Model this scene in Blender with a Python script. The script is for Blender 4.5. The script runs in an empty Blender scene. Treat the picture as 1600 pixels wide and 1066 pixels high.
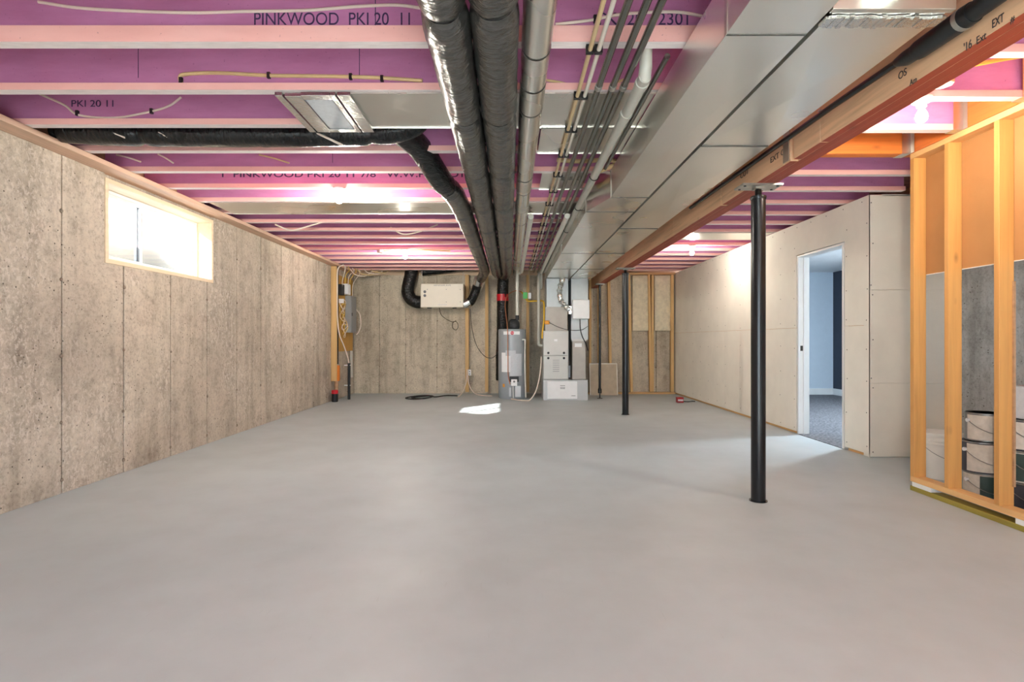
import bpy, math, random
from mathutils import Vector, Matrix, noise as mnoise

# ------------------------------------------------------------------ camera, sky, sun, exposure
SC = bpy.context.scene
COL = SC.collection
F, VX, VY, H = 870.0, 797.0, 531.0, 1.10          # focal length (px of 1600), vanishing point, eye height
cam_d = bpy.data.cameras.new('camera'); cam = bpy.data.objects.new('camera', cam_d); COL.objects.link(cam)
cam.location = (0, 0, H); cam.rotation_euler = (math.pi/2, 0, 0)
cam_d.sensor_fit = 'HORIZONTAL'; cam_d.sensor_width = 36.0; cam_d.lens = 36.0*F/1600
cam_d.shift_x = (800-VX)/1600; cam_d.shift_y = (VY-533)/1600
cam_d.clip_start = 0.05; cam_d.clip_end = 200
SC.camera = cam
SKY, SUN, BULB = 7.0, 46.0, 900.0
world = bpy.data.worlds.new('sky'); SC.world = world; world.use_nodes = True
bg = world.node_tree.nodes['Background']; bg.inputs[0].default_value = (0.84, 0.95, 1.06, 1); bg.inputs[1].default_value = SKY
sun_d = bpy.data.lights.new('sun', 'SUN'); sun = bpy.data.objects.new('sun', sun_d); COL.objects.link(sun)
sun_d.energy = SUN; sun_d.angle = math.radians(0.6); sun_d.color = (1.0, 0.95, 0.86)
sun.rotation_euler = Vector((1.4, 1.72, -1.0)).to_track_quat('-Z', 'Y').to_euler()
def portal(name, loc, rot, sx, sy):
    l = bpy.data.lights.new(name, 'AREA'); l.shape = 'RECTANGLE'; l.size = sx; l.size_y = sy; l.cycles.is_portal = True
    o = bpy.data.objects.new(name, l); COL.objects.link(o); o.location = loc; o.rotation_euler = rot
portal('daylight_portal', (-3.46, 5.2, 2.05), (0, -math.pi/2, 0), 0.66, 1.58)
portal('daylight_portal', (-0.5, -3.16, 1.15), (math.pi/2, 0, 0), 4.0, 2.1)
vs = SC.view_settings
vs.view_transform = 'Standard'; vs.look = 'None'; vs.gamma = 1.0; vs.use_curve_mapping = False; vs.exposure = 1.05
SC.cycles.max_bounces = 10; SC.cycles.diffuse_bounces = 6; SC.cycles.glossy_bounces = 5
SC.cycles.sample_clamp_indirect = 6.0
R = random.Random(7)

def P(px, py, d):                                  # a point of the place: sight line (px, py) at distance d
    return Vector(((px-VX)*d/F, d, H+(VY-py)*d/F))

# ------------------------------------------------------------------ materials
MATS = {}
def srgb(c):
    f = lambda v: v/12.92 if v <= 0.04045 else ((v+0.055)/1.055)**2.4
    return tuple(f(v/255.0) for v in c) + (1.0,)
class N:
    def __init__(s, name):
        s.m = bpy.data.materials.new(name); s.m.use_nodes = True; s.t = s.m.node_tree
        s.b = s.t.nodes['Principled BSDF']; s._co = None
    def new(s, typ, **k):
        n = s.t.nodes.new(typ)
        for a, v in k.items(): setattr(n, a, v)
        return n
    def link(s, a, b): s.t.links.new(a, b)
    def co(s, scale=(1, 1, 1), loc=(0, 0, 0)):
        if s._co is None: s._co = s.new('ShaderNodeTexCoord')
        m = s.new('ShaderNodeMapping'); s.link(s._co.outputs['Object'], m.inputs[0])
        m.inputs['Scale'].default_value = scale; m.inputs['Location'].default_value = loc
        return m.outputs[0]
    def noise(s, scale, detail=4, rough=0.55, vec=None, dist=0.0):
        n = s.new('ShaderNodeTexNoise'); n.inputs['Scale'].default_value = scale; n.inputs['Detail'].default_value = detail
        n.inputs['Roughness'].default_value = rough; n.inputs['Distortion'].default_value = dist
        s.link(vec if vec is not None else s.co(), n.inputs['Vector']); return n.outputs['Fac']
    def ramp(s, fac, stops):
        r = s.new('ShaderNodeValToRGB'); e = r.color_ramp.elements
        while len(e) < len(stops): e.new(0.5)
        for i, (p, c) in enumerate(stops):
            e[i].position = p; e[i].color = c if len(c) == 4 else (*c, 1)
        s.link(fac, r.inputs[0]); return r.outputs[0]
    def mix(s, fac, a, b, mode='MIX'):
        n = s.new('ShaderNodeMix', data_type='RGBA', blend_type=mode)
        if isinstance(fac, (int, float)): n.inputs[0].default_value = fac
        else: s.link(fac, n.inputs[0])
        for i, v in ((6, a), (7, b)):
            if isinstance(v, tuple): n.inputs[i].default_value = v if len(v) == 4 else (*v, 1)
            else: s.link(v, n.inputs[i])
        return n.outputs[2]
    def bump(s, h, strength, dist=0.01):
        n = s.new('ShaderNodeBump'); n.inputs['Strength'].default_value = strength; n.inputs['Distance'].default_value = dist
        s.link(h, n.inputs['Height']); s.link(n.outputs[0], s.b.inputs['Normal'])
    def done(s, key, color=None, rough=0.5, metal=0.0):
        if color is not None:
            if isinstance(color, tuple): s.b.inputs['Base Color'].default_value = color
            else: s.link(color, s.b.inputs['Base Color'])
        if isinstance(rough, (int, float)): s.b.inputs['Roughness'].default_value = rough
        else: s.link(rough, s.b.inputs['Roughness'])
        s.b.inputs['Metallic'].default_value = metal
        MATS[key] = s.m; return s.m

def simple(key, rgb, rough=0.5, metal=0.0, var=0.12, scale=9.0, bump=0.0, bscale=60.0, vec=(1, 1, 1)):
    n = N(key); c = srgb(rgb); v = n.co(vec)
    f = n.noise(scale, 4, 0.6, v)
    lo = tuple(x*(1-var) for x in c[:3])+(1,); hi = tuple(min(1, x*(1+var)) for x in c[:3])+(1,)
    col = n.ramp(f, [(0.3, lo), (0.7, hi)])
    if bump: n.bump(n.noise(bscale, 3, 0.6, n.co(vec)), bump, 0.004)
    return n.done(key, col, rough, metal)

def wood(key, rgb, axis, dark=0.72, rough=0.6, scale=1.0):
    n = N(key); c = srgb(rgb)
    s = [26.0*scale]*3; s[axis] = 1.3*scale
    ring = n.noise(1.0, 5, 0.6, n.co(tuple(s)), 0.4)
    s2 = [9.0]*3; s2[axis] = 4.0
    vor = n.new('ShaderNodeTexVoronoi'); vor.inputs['Scale'].default_value = 0.55; n.link(n.co(tuple(s2)), vor.inputs['Vector'])
    knot = n.ramp(vor.outputs['Distance'], [(0.0, (1, 1, 1)), (0.10, (0, 0, 0))])
    d = tuple(x*dark for x in c[:3])+(1,); h = tuple(min(1, x*1.12) for x in c[:3])+(1,)
    col = n.ramp(ring, [(0.28, d), (0.5, c), (0.75, h)])
    kn = n.new('ShaderNodeMath', operation='MULTIPLY'); n.link(knot, kn.inputs[0]); kn.inputs[1].default_value = 0.7
    col = n.mix(kn.outputs[0], col, tuple(x*0.35 for x in c[:3])+(1,))
    n.bump(ring, 0.15, 0.003)
    return n.done(key, col, rough)

def concrete(key, base, light, darkc, peel=0.0, rough=0.85):
    n = N(key)
    big = n.noise(0.9, 5, 0.6, n.co((1, 1, 1)))
    streak = n.noise(1.0, 5, 0.65, n.co((4.5, 4.5, 0.45)))
    col = n.ramp(big, [(0.30, srgb(darkc)), (0.52, srgb(base)), (0.72, srgb(light))])
    stc = n.ramp(streak, [(0.30, (0.55, 0.53, 0.50)), (0.52, (1, 1, 1))])
    col = n.mix(0.7, col, stc, 'MULTIPLY')
    fine = n.noise(42, 4, 0.7)
    col = n.mix(0.55, col, n.ramp(fine, [(0.32, (0.5, 0.47, 0.44)), (0.5, (1, 1, 1)), (0.75, (1.18, 1.16, 1.12))]), 'MULTIPLY')
    med = n.noise(6.5, 6, 0.7)
    col = n.mix(0.6, col, n.ramp(med, [(0.33, (0.62, 0.58, 0.55)), (0.5, (1, 1, 1)), (0.72, (1.12, 1.11, 1.08))]), 'MULTIPLY')
    vor = n.new('ShaderNodeTexVoronoi'); vor.inputs['Scale'].default_value = 24; n.link(n.co(), vor.inputs['Vector'])
    pit = n.ramp(vor.outputs['Distance'], [(0.10, (1, 1, 1)), (0.16, (0, 0, 0))])
    gate = n.ramp(n.noise(3.6, 3), [(0.48, (0, 0, 0)), (0.56, (1, 1, 1))])
    pg = n.mix(1.0, pit, gate, 'MULTIPLY')
    col = n.mix(pg, col, srgb((84, 74, 64)))
    hgt = n.mix(1.0, fine, pit, 'SUBTRACT')
    if peel:
        m1 = n.ramp(n.noise(30, 6, 0.75, n.co((1, 1, 0.7)), 0.6), [(0.52, (0, 0, 0)), (0.57, (1, 1, 1))])
        m2 = n.ramp(n.noise(1.5, 3, 0.5, n.co((1, 1, 0.8), (3.1, 0.7, 1.3))), [(0.47, (0, 0, 0)), (0.57, (1, 1, 1))])
        pm = n.mix(1.0, m1, m2, 'MULTIPLY')
        pk = n.new('ShaderNodeMath', operation='MULTIPLY'); n.link(pm, pk.inputs[0]); pk.inputs[1].default_value = peel
        col = n.mix(pk.outputs[0], col, srgb((226, 216, 204)))
    n.bump(hgt, 0.35, 0.006)
    return n.done(key, col, rough)

concrete('concrete_left', (196, 184, 168), (212, 200, 184), (172, 161, 148), 0.55)
concrete('concrete_back', (204, 194, 174), (218, 208, 188), (184, 174, 156), 0.25)
concrete('concrete_grey', (184, 187, 188), (198, 201, 202), (164, 166, 167), 0.0)
simple('tie_stain', (142, 127, 112), 0.9, 0, 0.25, 30)

def floor_mat():
    n = N('floor_paint')
    a = n.noise(0.55, 4, 0.55); b = n.noise(3.2, 5, 0.65)
    col = n.ramp(a, [(0.32, srgb((178, 189, 193))), (0.68, srgb((192, 203, 207)))])
    col = n.mix(0.35, col, n.ramp(b, [(0.35, (0.86, 0.85, 0.84)), (0.6, (1, 1, 1))]), 'MULTIPLY')
    sc = n.noise(1.0, 2, 0.5, n.co((60, 7, 1)))
    col = n.mix(0.25, col, n.ramp(sc, [(0.22, (0.75, 0.74, 0.73)), (0.30, (1, 1, 1)), (0.78, (1, 1, 1)), (0.84, (1.15, 1.15, 1.15))]), 'MULTIPLY')
    rg = n.ramp(n.noise(1.7, 5, 0.6), [(0.3, (0.42, 0.42, 0.42)), (0.7, (0.58, 0.58, 0.58))])
    n.bump(n.noise(9, 4, 0.6), 0.06, 0.004)
    return n.done('floor_paint', col, rg)
floor_mat()
simple('subfloor', (196, 150, 140), 0.85, 0, 0.25, 14, 0.2, 50)
def joist_mat(key, c1, c2, rough):
    n = N(key)
    f = n.noise(1.0, 5, 0.6, n.co((2.2, 9, 9)))
    col = n.ramp(f, [(0.3, srgb(c1)), (0.7, srgb(c2))])
    sp = n.ramp(n.noise(70, 2, 0.6), [(0.24, (0.45, 0.35, 0.45)), (0.31, (1, 1, 1))])
    col = n.mix(0.6, col, sp, 'MULTIPLY')
    n.bump(n.noise(38, 3), 0.12, 0.004)
    n.done(key, col, rough)
joist_mat('joist_web', (182, 116, 160), (202, 136, 184), 0.7)
joist_mat('joist_flange', (238, 180, 172), (246, 194, 186), 0.65)
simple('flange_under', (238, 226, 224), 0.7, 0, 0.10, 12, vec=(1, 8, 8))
simple('ink', (62, 44, 84), 0.7, 0, 0.3, 60)
simple('marker_ink', (58, 50, 52), 0.6, 0, 0.3, 60)
wood('sill_wood', (214, 178, 152), 1, 0.8)
wood('sill_wood_x', (214, 190, 160), 0, 0.8)
wood('rim_wood', (178, 142, 108), 1, 0.75)
wood('beam_face', (222, 180, 142), 1, 0.72)
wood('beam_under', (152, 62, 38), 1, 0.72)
wood('lvl_x', (222, 124, 52), 0, 0.75)
wood('lvl_y', (214, 116, 50), 1, 0.75)
wood('stud_z', (206, 152, 86), 2, 0.82, 0.55)
wood('stud_back', (214, 176, 118), 2, 0.8)
wood('plate_y', (226, 180, 120), 1, 0.82, 0.55)
wood('plate_x', (206, 166, 112), 0, 0.8)
wood('buck', (238, 216, 184), 1, 0.86, 0.55)
wood('treated', (150, 136, 56), 1, 0.7)
wood('plywood', (206, 158, 78), 2, 0.8)
wood('orange_wood', (214, 126, 44), 2, 0.8)
simple('foam', (238, 240, 238), 0.8, 0, 0.03)
simple('drywall', (238, 234, 222), 0.85, 0, 0.04, 3.0, 0.05, 90)
simple('drywall_back', (172, 124, 76), 0.85, 0, 0.06, 3.0)
simple('gypsum_edge', (238, 234, 226), 0.9, 0, 0.05)
simple('screw', (70, 66, 62), 0.5, 0.4, 0.2)
simple('white_paint', (232, 232, 230), 0.45, 0, 0.02)
simple('vinyl', (236, 238, 240), 0.35, 0, 0.02)
simple('blue_wall', (208, 221, 232), 0.7, 0, 0.02)
simple('navy_wall', (52, 58, 72), 0.7, 0, 0.05)
simple('carpet', (104, 104, 108), 0.95, 0, 0.75, 42, 0.6, 160)
simple('insul', (226, 214, 186), 0.9, 0, 0.12, 16, 0.35, 26)
simple('black_steel', (24, 25, 28), 0.24, 0.2, 0.25, 20)
simple('thread_steel', (64, 60, 56), 0.35, 0.7, 0.2)
simple('plate_steel', (170, 168, 160), 0.42, 0.8, 0.15, 20)
def galv(key, rgb, rough, bump=0.05):
    n = N(key); c = srgb(rgb)
    dirt = n.ramp(n.noise(1.3, 2, 0.5), [(0.35, (0.92, 0.91, 0.89)), (0.65, (1, 1, 1))])
    col = n.mix(0.6, c, dirt, 'MULTIPLY')
    rg = n.ramp(n.noise(2.0, 1), [(0.3, (rough*0.85,)*3), (0.7, (rough*1.2,)*3)])
    n.bump(n.noise(1.6, 1, 0.5), bump, 0.05)
    n.done(key, col, rg, 1.0)
galv('galv', (250, 248, 241), 0.30)
galv('galv_dull', (222, 220, 212), 0.36)
galv('pan_metal', (236, 233, 226), 0.30, 0.03)
galv('pipe_metal', (238, 236, 230), 0.26, 0.02)
simple('foil', (222, 222, 220), 0.22, 1.0, 0.1, 30, 0.8, 45)
def sleeve(key, rgb, rough, metal, s1, bump, lumps=False):
    n = N(key); c = srgb(rgb)
    w = n.noise(1.0, 4, 0.6, n.co(s1), 0.8)
    col = n.ramp(w, [(0.3, tuple(x*0.6 for x in c[:3])+(1,)), (0.7, tuple(x*1.35 for x in c[:3])+(1,))])
    if lumps:
        lw = n.noise(1.0, 3, 0.6, n.co((7, 11, 7)), 0.6)
        ad = n.new('ShaderNodeMath', operation='MULTIPLY_ADD'); n.link(lw, ad.inputs[0]); ad.inputs[1].default_value = 1.6; n.link(w, ad.inputs[2])
        n.bump(ad.outputs[0], bump, 0.012)
    else: n.bump(w, bump, 0.012)
    n.done(key, col, rough, metal)
sleeve('sleeve_y', (112, 112, 110), 0.24, 0.85, (14, 48, 14), 0.7, True)
simple('plenum_metal', (186, 192, 194), 0.42, 0.35, 0.05)
simple('plenum_dull', (166, 160, 152), 0.45, 0.4, 0.06)
simple('seam_dark', (92, 90, 86), 0.45, 0.6, 0.1)
sleeve('sleeve_x', (44, 45, 46), 0.26, 0.5, (46, 14, 14), 0.7)
sleeve('sleeve_z', (36, 36, 36), 0.26, 0.4, (16, 16, 50), 1.0)
simple('strap_black', (20, 20, 20), 0.5, 0, 0.2)
simple('red_tape', (196, 26, 40), 0.3, 0, 0.15, 20, 0.5, 40)
simple('pex_tan', (206, 180, 138), 0.4, 0, 0.08)
simple('pex_white', (222, 214, 202), 0.4, 0, 0.06)
simple('conduit', (118, 118, 113), 0.22, 0.85, 0.12)
simple('pvc', (224, 222, 212), 0.4, 0, 0.05)
simple('pvc_grey', (184, 182, 172), 0.4, 0, 0.06)
simple('abs_black', (22, 25, 27), 0.42, 0, 0.2, 18, 0.15, 50)
simple('pipe_shiny', (34, 36, 38), 0.22, 0.3, 0.2)
simple('cable_white', (232, 218, 204), 0.5, 0, 0.06)
simple('cable_tan', (214, 188, 138), 0.5, 0, 0.1)
simple('cable_yellow', (222, 190, 92), 0.5, 0, 0.1)
simple('cable_black', (34, 34, 36), 0.5, 0, 0.1)
simple('staple', (40, 30, 34), 0.5, 0, 0.1)
simple('copper', (196, 130, 96), 0.35, 0.8, 0.1)
simple('gas_yellow', (230, 184, 40), 0.45, 0, 0.1)
simple('green_tag', (92, 190, 110), 0.6, 0, 0.05)
simple('heater_grey', (158, 166, 172), 0.38, 0.1, 0.05)
simple('label_white', (236, 238, 240), 0.6, 0, 0.03)
simple('label_grey', (196, 202, 208), 0.6, 0, 0.06, 40)
simple('text_grey', (120, 124, 128), 0.6, 0, 0.05)
simple('orange_sticker', (232, 160, 60), 0.6, 0, 0.05)
simple('furnace_grey', (196, 196, 192), 0.42, 0.15, 0.03)
simple('furnace_base', (182, 184, 184), 0.4, 0.3, 0.04)
simple('hrv_cream', (232, 224, 208), 0.45, 0, 0.02)
simple('dark_knob', (38, 38, 42), 0.5, 0, 0.1)
simple('panel_grey', (156, 160, 162), 0.45, 0.2, 0.05)
simple('board_tan', (196, 180, 156), 0.8, 0, 0.10, 9)
simple('red_box', (150, 22, 32), 0.5, 0, 0.15)
simple('can_steel', (150, 150, 148), 0.3, 0.9, 0.1)
simple('can_label', (206, 200, 190), 0.6, 0, 0.12, 26)
simple('can_print', (168, 160, 148), 0.6, 0, 0.25, 60, vec=(1, 1, 5))
simple('can_dark', (58, 62, 72), 0.45, 0, 0.15)
simple('can_green', (46, 66, 62), 0.45, 0, 0.15)
simple('pail_white', (232, 230, 224), 0.5, 0, 0.03)
simple('box_dark', (58, 34, 30), 0.6, 0, 0.1)
simple('ground_pale', (150, 147, 140), 0.9, 0, 0.1)
simple('porcelain', (240, 236, 226), 0.35, 0, 0.02)
simple('orange_cable', (238, 170, 70), 0.5, 0, 0.08)
def glass(key, tint):
    n = N(key); t = n.t
    for x in list(t.nodes):
        if x.type != 'OUTPUT_MATERIAL': t.nodes.remove(x)
    out = [x for x in t.nodes if x.type == 'OUTPUT_MATERIAL'][0]
    tr = t.nodes.new('ShaderNodeBsdfTransparent'); gl = t.nodes.new('ShaderNodeBsdfGlossy'); mx = t.nodes.new('ShaderNodeMixShader')
    tr.inputs[0].default_value = (*tint, 1); gl.inputs['Roughness'].default_value = 0.02; mx.inputs[0].default_value = 0.06
    t.links.new(tr.outputs[0], mx.inputs[1]); t.links.new(gl.outputs[0], mx.inputs[2]); t.links.new(mx.outputs[0], out.inputs[0])
    MATS[key] = n.m
glass('glass', (0.93, 0.95, 0.96))
glass('glass_dimmed', (0.55, 0.56, 0.57))  # tint darkened to dim the sky showing through the window
def emit(key, rgb, s):
    n = N(key); n.b.inputs['Base Color'].default_value = (1, 1, 1, 1)
    n.b.inputs['Emission Color'].default_value = (*rgb, 1); n.b.inputs['Emission Strength'].default_value = s
    MATS[key] = n.m
emit('fill_cool', (0.80, 0.91, 1.0), 170.0)  # glow of the added lamp beyond the doorway
emit('bulb_warm', (1.0, 0.94, 0.82), BULB)
emit('bulb_small', (1.0, 0.90, 0.74), BULB*0.55)
emit('bulb_dim', (1.0, 0.94, 0.82), BULB*0.5)

# ------------------------------------------------------------------ mesh helpers
class MB:
    def __init__(s): s.v = []; s.f = []; s.m = []
    def box(s, x0, x1, y0, y1, z0, z1, mi=0, under=None):
        b = len(s.v)
        s.v += [(x, y, z) for z in (z0, z1) for y in (y0, y1) for x in (x0, x1)]
        fs = [(0, 2, 3, 1), (4, 5, 7, 6), (0, 1, 5, 4), (2, 6, 7, 3), (0, 4, 6, 2), (1, 3, 7, 5)]
        for i, f in enumerate(fs):
            s.f.append(tuple(b+k for k in f)); s.m.append(under if (under is not None and i == 0) else mi)
        return s
    def obox(s, c, ax, ay, az, mi=0):                # oriented box: centre and three half-vectors
        b = len(s.v); c = Vector(c)
        for k in (-1, 1):
            for j in (-1, 1):
                for i in (-1, 1): s.v.append(tuple(c+i*Vector(ax)+j*Vector(ay)+k*Vector(az)))
        for f in [(0, 2, 3, 1), (4, 5, 7, 6), (0, 1, 5, 4), (2, 6, 7, 3), (0, 4, 6, 2), (1, 3, 7, 5)]:
            s.f.append(tuple(b+k for k in f)); s.m.append(mi)
        return s
    def prism(s, pts, axis, a0, a1, mi=0):           # polygon in the plane across `axis`, extruded from a0 to a1
        b = len(s.v); n = len(pts)
        def mk(p, a):
            q = list(p); q.insert(axis, a); return tuple(q)
        s.v += [mk(p, a0) for p in pts]+[mk(p, a1) for p in pts]
        s.f.append(tuple(b+i for i in range(n))); s.f.append(tuple(b+n+i for i in reversed(range(n)))); s.m += [mi, mi]
        for i in range(n):
            j = (i+1) % n; s.f.append((b+i, b+n+i, b+n+j, b+j)); s.m.append(mi)
        return s
    def tube(s, path, r, n=12, caps=True, mi=0, frame=None):
        path = [Vector(p) for p in path]; k = len(path)
        rr = r if isinstance(r, (list, tuple)) else [r]*k
        b = len(s.v); up = None
        for i, p in enumerate(path):
            t = (path[min(i+1, k-1)]-path[max(i-1, 0)]).normalized()
            if up is None:
                ref = Vector((0, 0, 1)) if abs(t.z) < 0.9 else Vector((1, 0, 0))
                up = (ref-t*ref.dot(t)).normalized()
            else: up = (up-t*up.dot(t)).normalized()
            sd = t.cross(up)
            for j in range(n):
                a = 2*math.pi*j/n; q = rr[i]
                if callable(q): q = q(a)
                s.v.append(tuple(p+(math.cos(a)*up+math.sin(a)*sd)*q))
        for i in range(k-1):
            for j in range(n):
                a, c = b+i*n+j, b+i*n+(j+1) % n
                s.f.append((a, c, c+n, a+n)); s.m.append(mi)
        if caps:
            s.f.append(tuple(b+j for j in reversed(range(n)))); s.f.append(tuple(b+(k-1)*n+j for j in range(n))); s.m += [mi, mi]
        return s
    def lathe(s, prof, c, axis=2, n=24, mi=0):        # profile of (radius, height) turned about an axis through c
        c = Vector(c); e = [Vector((0, 1, 0)), Vector((0, 0, 1)), Vector((1, 0, 0))][axis]
        A = [Vector((1, 0, 0)), Vector((0, 1, 0)), Vector((0, 0, 1))][axis]; e2 = A.cross(e); b = len(s.v); k = len(prof)
        mis = mi if isinstance(mi, list) else [mi]*(k-1)
        for (r, h) in prof:
            for j in range(n):
                a = 2*math.pi*j/n; s.v.append(tuple(c+A*h+(e*math.cos(a)+e2*math.sin(a))*max(r, 1e-5)))
        for i in range(k-1):
            for j in range(n):
                a, d = b+i*n+j, b+i*n+(j+1) % n
                s.f.append((a, d, d+n, a+n)); s.m.append(mis[i])
        s.f.append(tuple(b+j for j in reversed(range(n)))); s.f.append(tuple(b+(k-1)*n+j for j in range(n))); s.m += [mis[0], mis[-1]]
        return s
    def build(s, name, mats, parent=None, smooth=False, bevel=0.0, kind=None, label=None):
        me = bpy.data.meshes.new(name); me.from_pydata(s.v, [], s.f)
        for m in (mats if isinstance(mats, (list, tuple)) else [mats]): me.materials.append(MATS[m])
        me.polygons.foreach_set('material_index', s.m)
        if smooth: me.polygons.foreach_set('use_smooth', [True]*len(s.f))
        me.validate(); me.update()
        o = bpy.data.objects.new(name, me); COL.objects.link(o)
        if smooth:
            try: me.set_sharp_from_angle(angle=math.radians(42))
            except Exception: pass
        if bevel:
            b = o.modifiers.new('edge', 'BEVEL'); b.width = bevel; b.segments = 2; b.limit_method = 'ANGLE'
        if parent is not None: own(o, parent)
        if kind: o['kind'] = kind
        if label: o['label'] = label
        return o
def own(o, parent):
    o.parent = parent
    bpy_m = world_of(parent)
    o.matrix_parent_inverse = bpy_m.inverted()
def world_of(o):
    m = Matrix.LocRotScale(o.location, o.rotation_euler, o.scale)
    if o.parent: m = world_of(o.parent) @ o.matrix_parent_inverse @ m
    return m
def thing(name, label, cat, loc=(0, 0, 0), group=None):
    o = bpy.data.objects.new(name, None); COL.objects.link(o); o.location = loc; o.empty_display_size = 0.1
    return tag(o, label, cat, group)
def tag(o, label, cat, group=None):
    o['label'] = label; o['category'] = cat
    if group: o['group'] = group
    return o
def struct(o, label=None, cat=None):
    o['kind'] = 'structure'
    if label: o['label'] = label
    if cat: o['category'] = cat
    return o
def text(body, loc, rot, size, mat, parent, name='lettering', sx=1.0, bold=0.0):
    cu = bpy.data.curves.new(name, 'FONT'); cu.body = body; cu.size = size; cu.extrude = 0.0006; cu.offset = bold
    cu.align_x = 'CENTER'; cu.align_y = 'CENTER'; cu.materials.append(MATS[mat])
    o = bpy.data.objects.new(name, cu); COL.objects.link(o); o.location = loc; o.rotation_euler = rot; o.scale = (sx, 1, 1)
    bpy.context.view_layer.update()
    me = bpy.data.meshes.new_from_object(o.evaluated_get(bpy.context.evaluated_depsgraph_get()))
    bpy.data.objects.remove(o); bpy.data.curves.remove(cu)
    o = bpy.data.objects.new(name, me); COL.objects.link(o); o.location = loc; o.rotation_euler = rot; o.scale = (sx, 1, 1)
    own(o, parent); return o
FRONT = (math.pi/2, 0, 0)
def smooth_path(pts, sub=8):
    pts = [Vector(p) for p in pts]; q = [pts[0]*2-pts[1]]+pts+[pts[-1]*2-pts[-2]]; out = []
    for i in range(1, len(q)-2):
        a, b, c, d = q[i-1:i+3]
        for k in range(sub):
            t = k/sub
            out.append(0.5*((2*b)+(c-a)*t+(2*a-5*b+4*c-d)*t*t+(3*b-a-3*c+d)*t**3))
    out.append(pts[-1]); return out
def resample(path, step):
    out = [path[0]]; acc = 0.0
    for i in range(1, len(path)):
        a, b = path[i-1], path[i]; L = (b-a).length
        while acc+L >= step and L > 1e-9:
            a = a+(b-a)*((step-acc)/L); out.append(a.copy()); L = (b-a).length; acc = 0.0
        acc += L
    if (out[-1]-path[-1]).length > step*0.3: out.append(path[-1])
    return out
def cable(name, label, pts, r, mat, cat='cable', group=None, parent=None, sub=8, n=8):
    o = MB().tube(smooth_path(pts, sub), r, n).build(name, mat, parent, smooth=True)
    if parent is None: tag(o, label, cat, group)
    return o

# ------------------------------------------------------------------ the shell
XL, XR, YB, CT, JB, SF = -3.20, 3.35, 11.40, 2.42, 2.46, 2.762   # left wall, drywall, back wall, concrete top, joist bottom, subfloor
XO, YBLK, YREAR = 4.20, 5.20, -3.0
fl = MB().box(XL-0.26, XO+0.2, YREAR-0.2, YBLK+0.1, -0.12, 0).box(XL-0.26, XR+0.14, YBLK+0.1, YB+0.25, -0.12, 0).build('floor', 'floor_paint')
struct(fl, 'grey painted concrete basement floor', 'floor')
ce = bpy.data.objects.new('ceiling', None); COL.objects.link(ce); ce.location = (0, 5, SF)
struct(ce, 'open ceiling of pink coated joists under plank subfloor', 'ceiling')
for i in range(12):
    y0 = YREAR-0.2+i*1.22; MB().box(-3.32, XO+0.2, y0+0.002, min(y0+1.218, YB+0.1), SF, SF+0.018).build('subfloor_panel', 'subfloor', ce)

# left concrete wall with form panels round the window
WY0, WY1, WZ0, WZ1 = 4.40, 6.00, 1.71, 2.385
wl = MB()
wl.box(-3.46, XL-0.028, YREAR, WY0, 0, CT).box(-3.46, XL-0.028, WY1, YB+0.2, 0, CT).box(-3.46, XL-0.028, WY0, WY1, 0, WZ0).box(-3.46, XL-0.028, WY0, WY1, WZ1, CT)
wl = struct(wl.build('wall_left', 'concrete_left'), 'poured concrete foundation wall with vertical form joints and a window', 'wall')
def panel_poly(y0, y1):
    z0, z1 = 0.0, CT
    if y1 <= WY0 or y0 >= WY1: return [[(y0, z0), (y1, z0), (y1, z1), (y0, z1)]]
    if y0 < WY0: return [[(y0, z0), (y1, z0), (y1, WZ0), (WY0, WZ0), (WY0, z1), (y0, z1)]]
    if y1 > WY1: return [[(y0, z0), (y1, z0), (y1, z1), (WY1, z1), (WY1, WZ0), (y0, WZ0)]]
    return [[(y0, z0), (y1, z0), (y1, WZ0), (y0, WZ0)]]
joints = [3.98+0.635*i for i in range(-11, 12)]
ed = [YREAR]+joints+[YB]
for a, b in zip(ed[:-1], ed[1:]):
    if b-a < 0.05: continue
    off = R.uniform(0, 0.004); g = R.uniform(0.005, 0.008)
    for poly in panel_poly(a+g, b-g):
        MB().prism(poly, 0, XL-0.03, XL-off).build('form_panel', 'concrete_left', wl, bevel=0.003)
def ties(name, pts, axis, parent):
    m = MB()
    for p in pts:
        rr = R.uniform(0.011, 0.018)
        m.lathe([(0, -0.004), (rr, -0.004), (rr*0.8, 0.003), (rr*0.3, 0.0055)], p, axis, 9)
    m.build(name, 'tie_stain', parent, kind='stuff')
ties('form_tie_stubs', [(XL, y+R.uniform(-0.01, 0.01), z+R.uniform(-0.02, 0.02)) for y in joints if y > 2 for z in (0.09, 0.51, 1.0, 1.52, 2.03)
     if not (WY0 < y < WY1 and z > WZ0-0.05)], 0, wl)
# back concrete wall
wb = struct(MB().box(-3.46, XR+0.2, YB+0.028, YB+0.25, 0, CT).build('wall_back', 'concrete_back'), 'poured concrete end wall behind the furnace and water heater', 'wall')
bj = [-2.67, -2.136, -1.494, -0.854, -0.21, 0.43, 1.07, 1.71, 2.35, 2.99]
ed = [XL]+bj+[XR+0.13]
for a, b in zip(ed[:-1], ed[1:]):
    off = R.uniform(0, 0.004)
    MB().box(a+0.007, b-0.007, YB+off, YB+0.03, 0, CT).build('form_panel', 'concrete_back', wb, bevel=0.003)
ties('form_tie_stubs', [(x+R.uniform(-0.01, 0.01), YB, z+R.uniform(-0.02, 0.02)) for x in bj for z in (0.15, 0.55, 1.0, 1.5, 2.0)], 1, wb)
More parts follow.
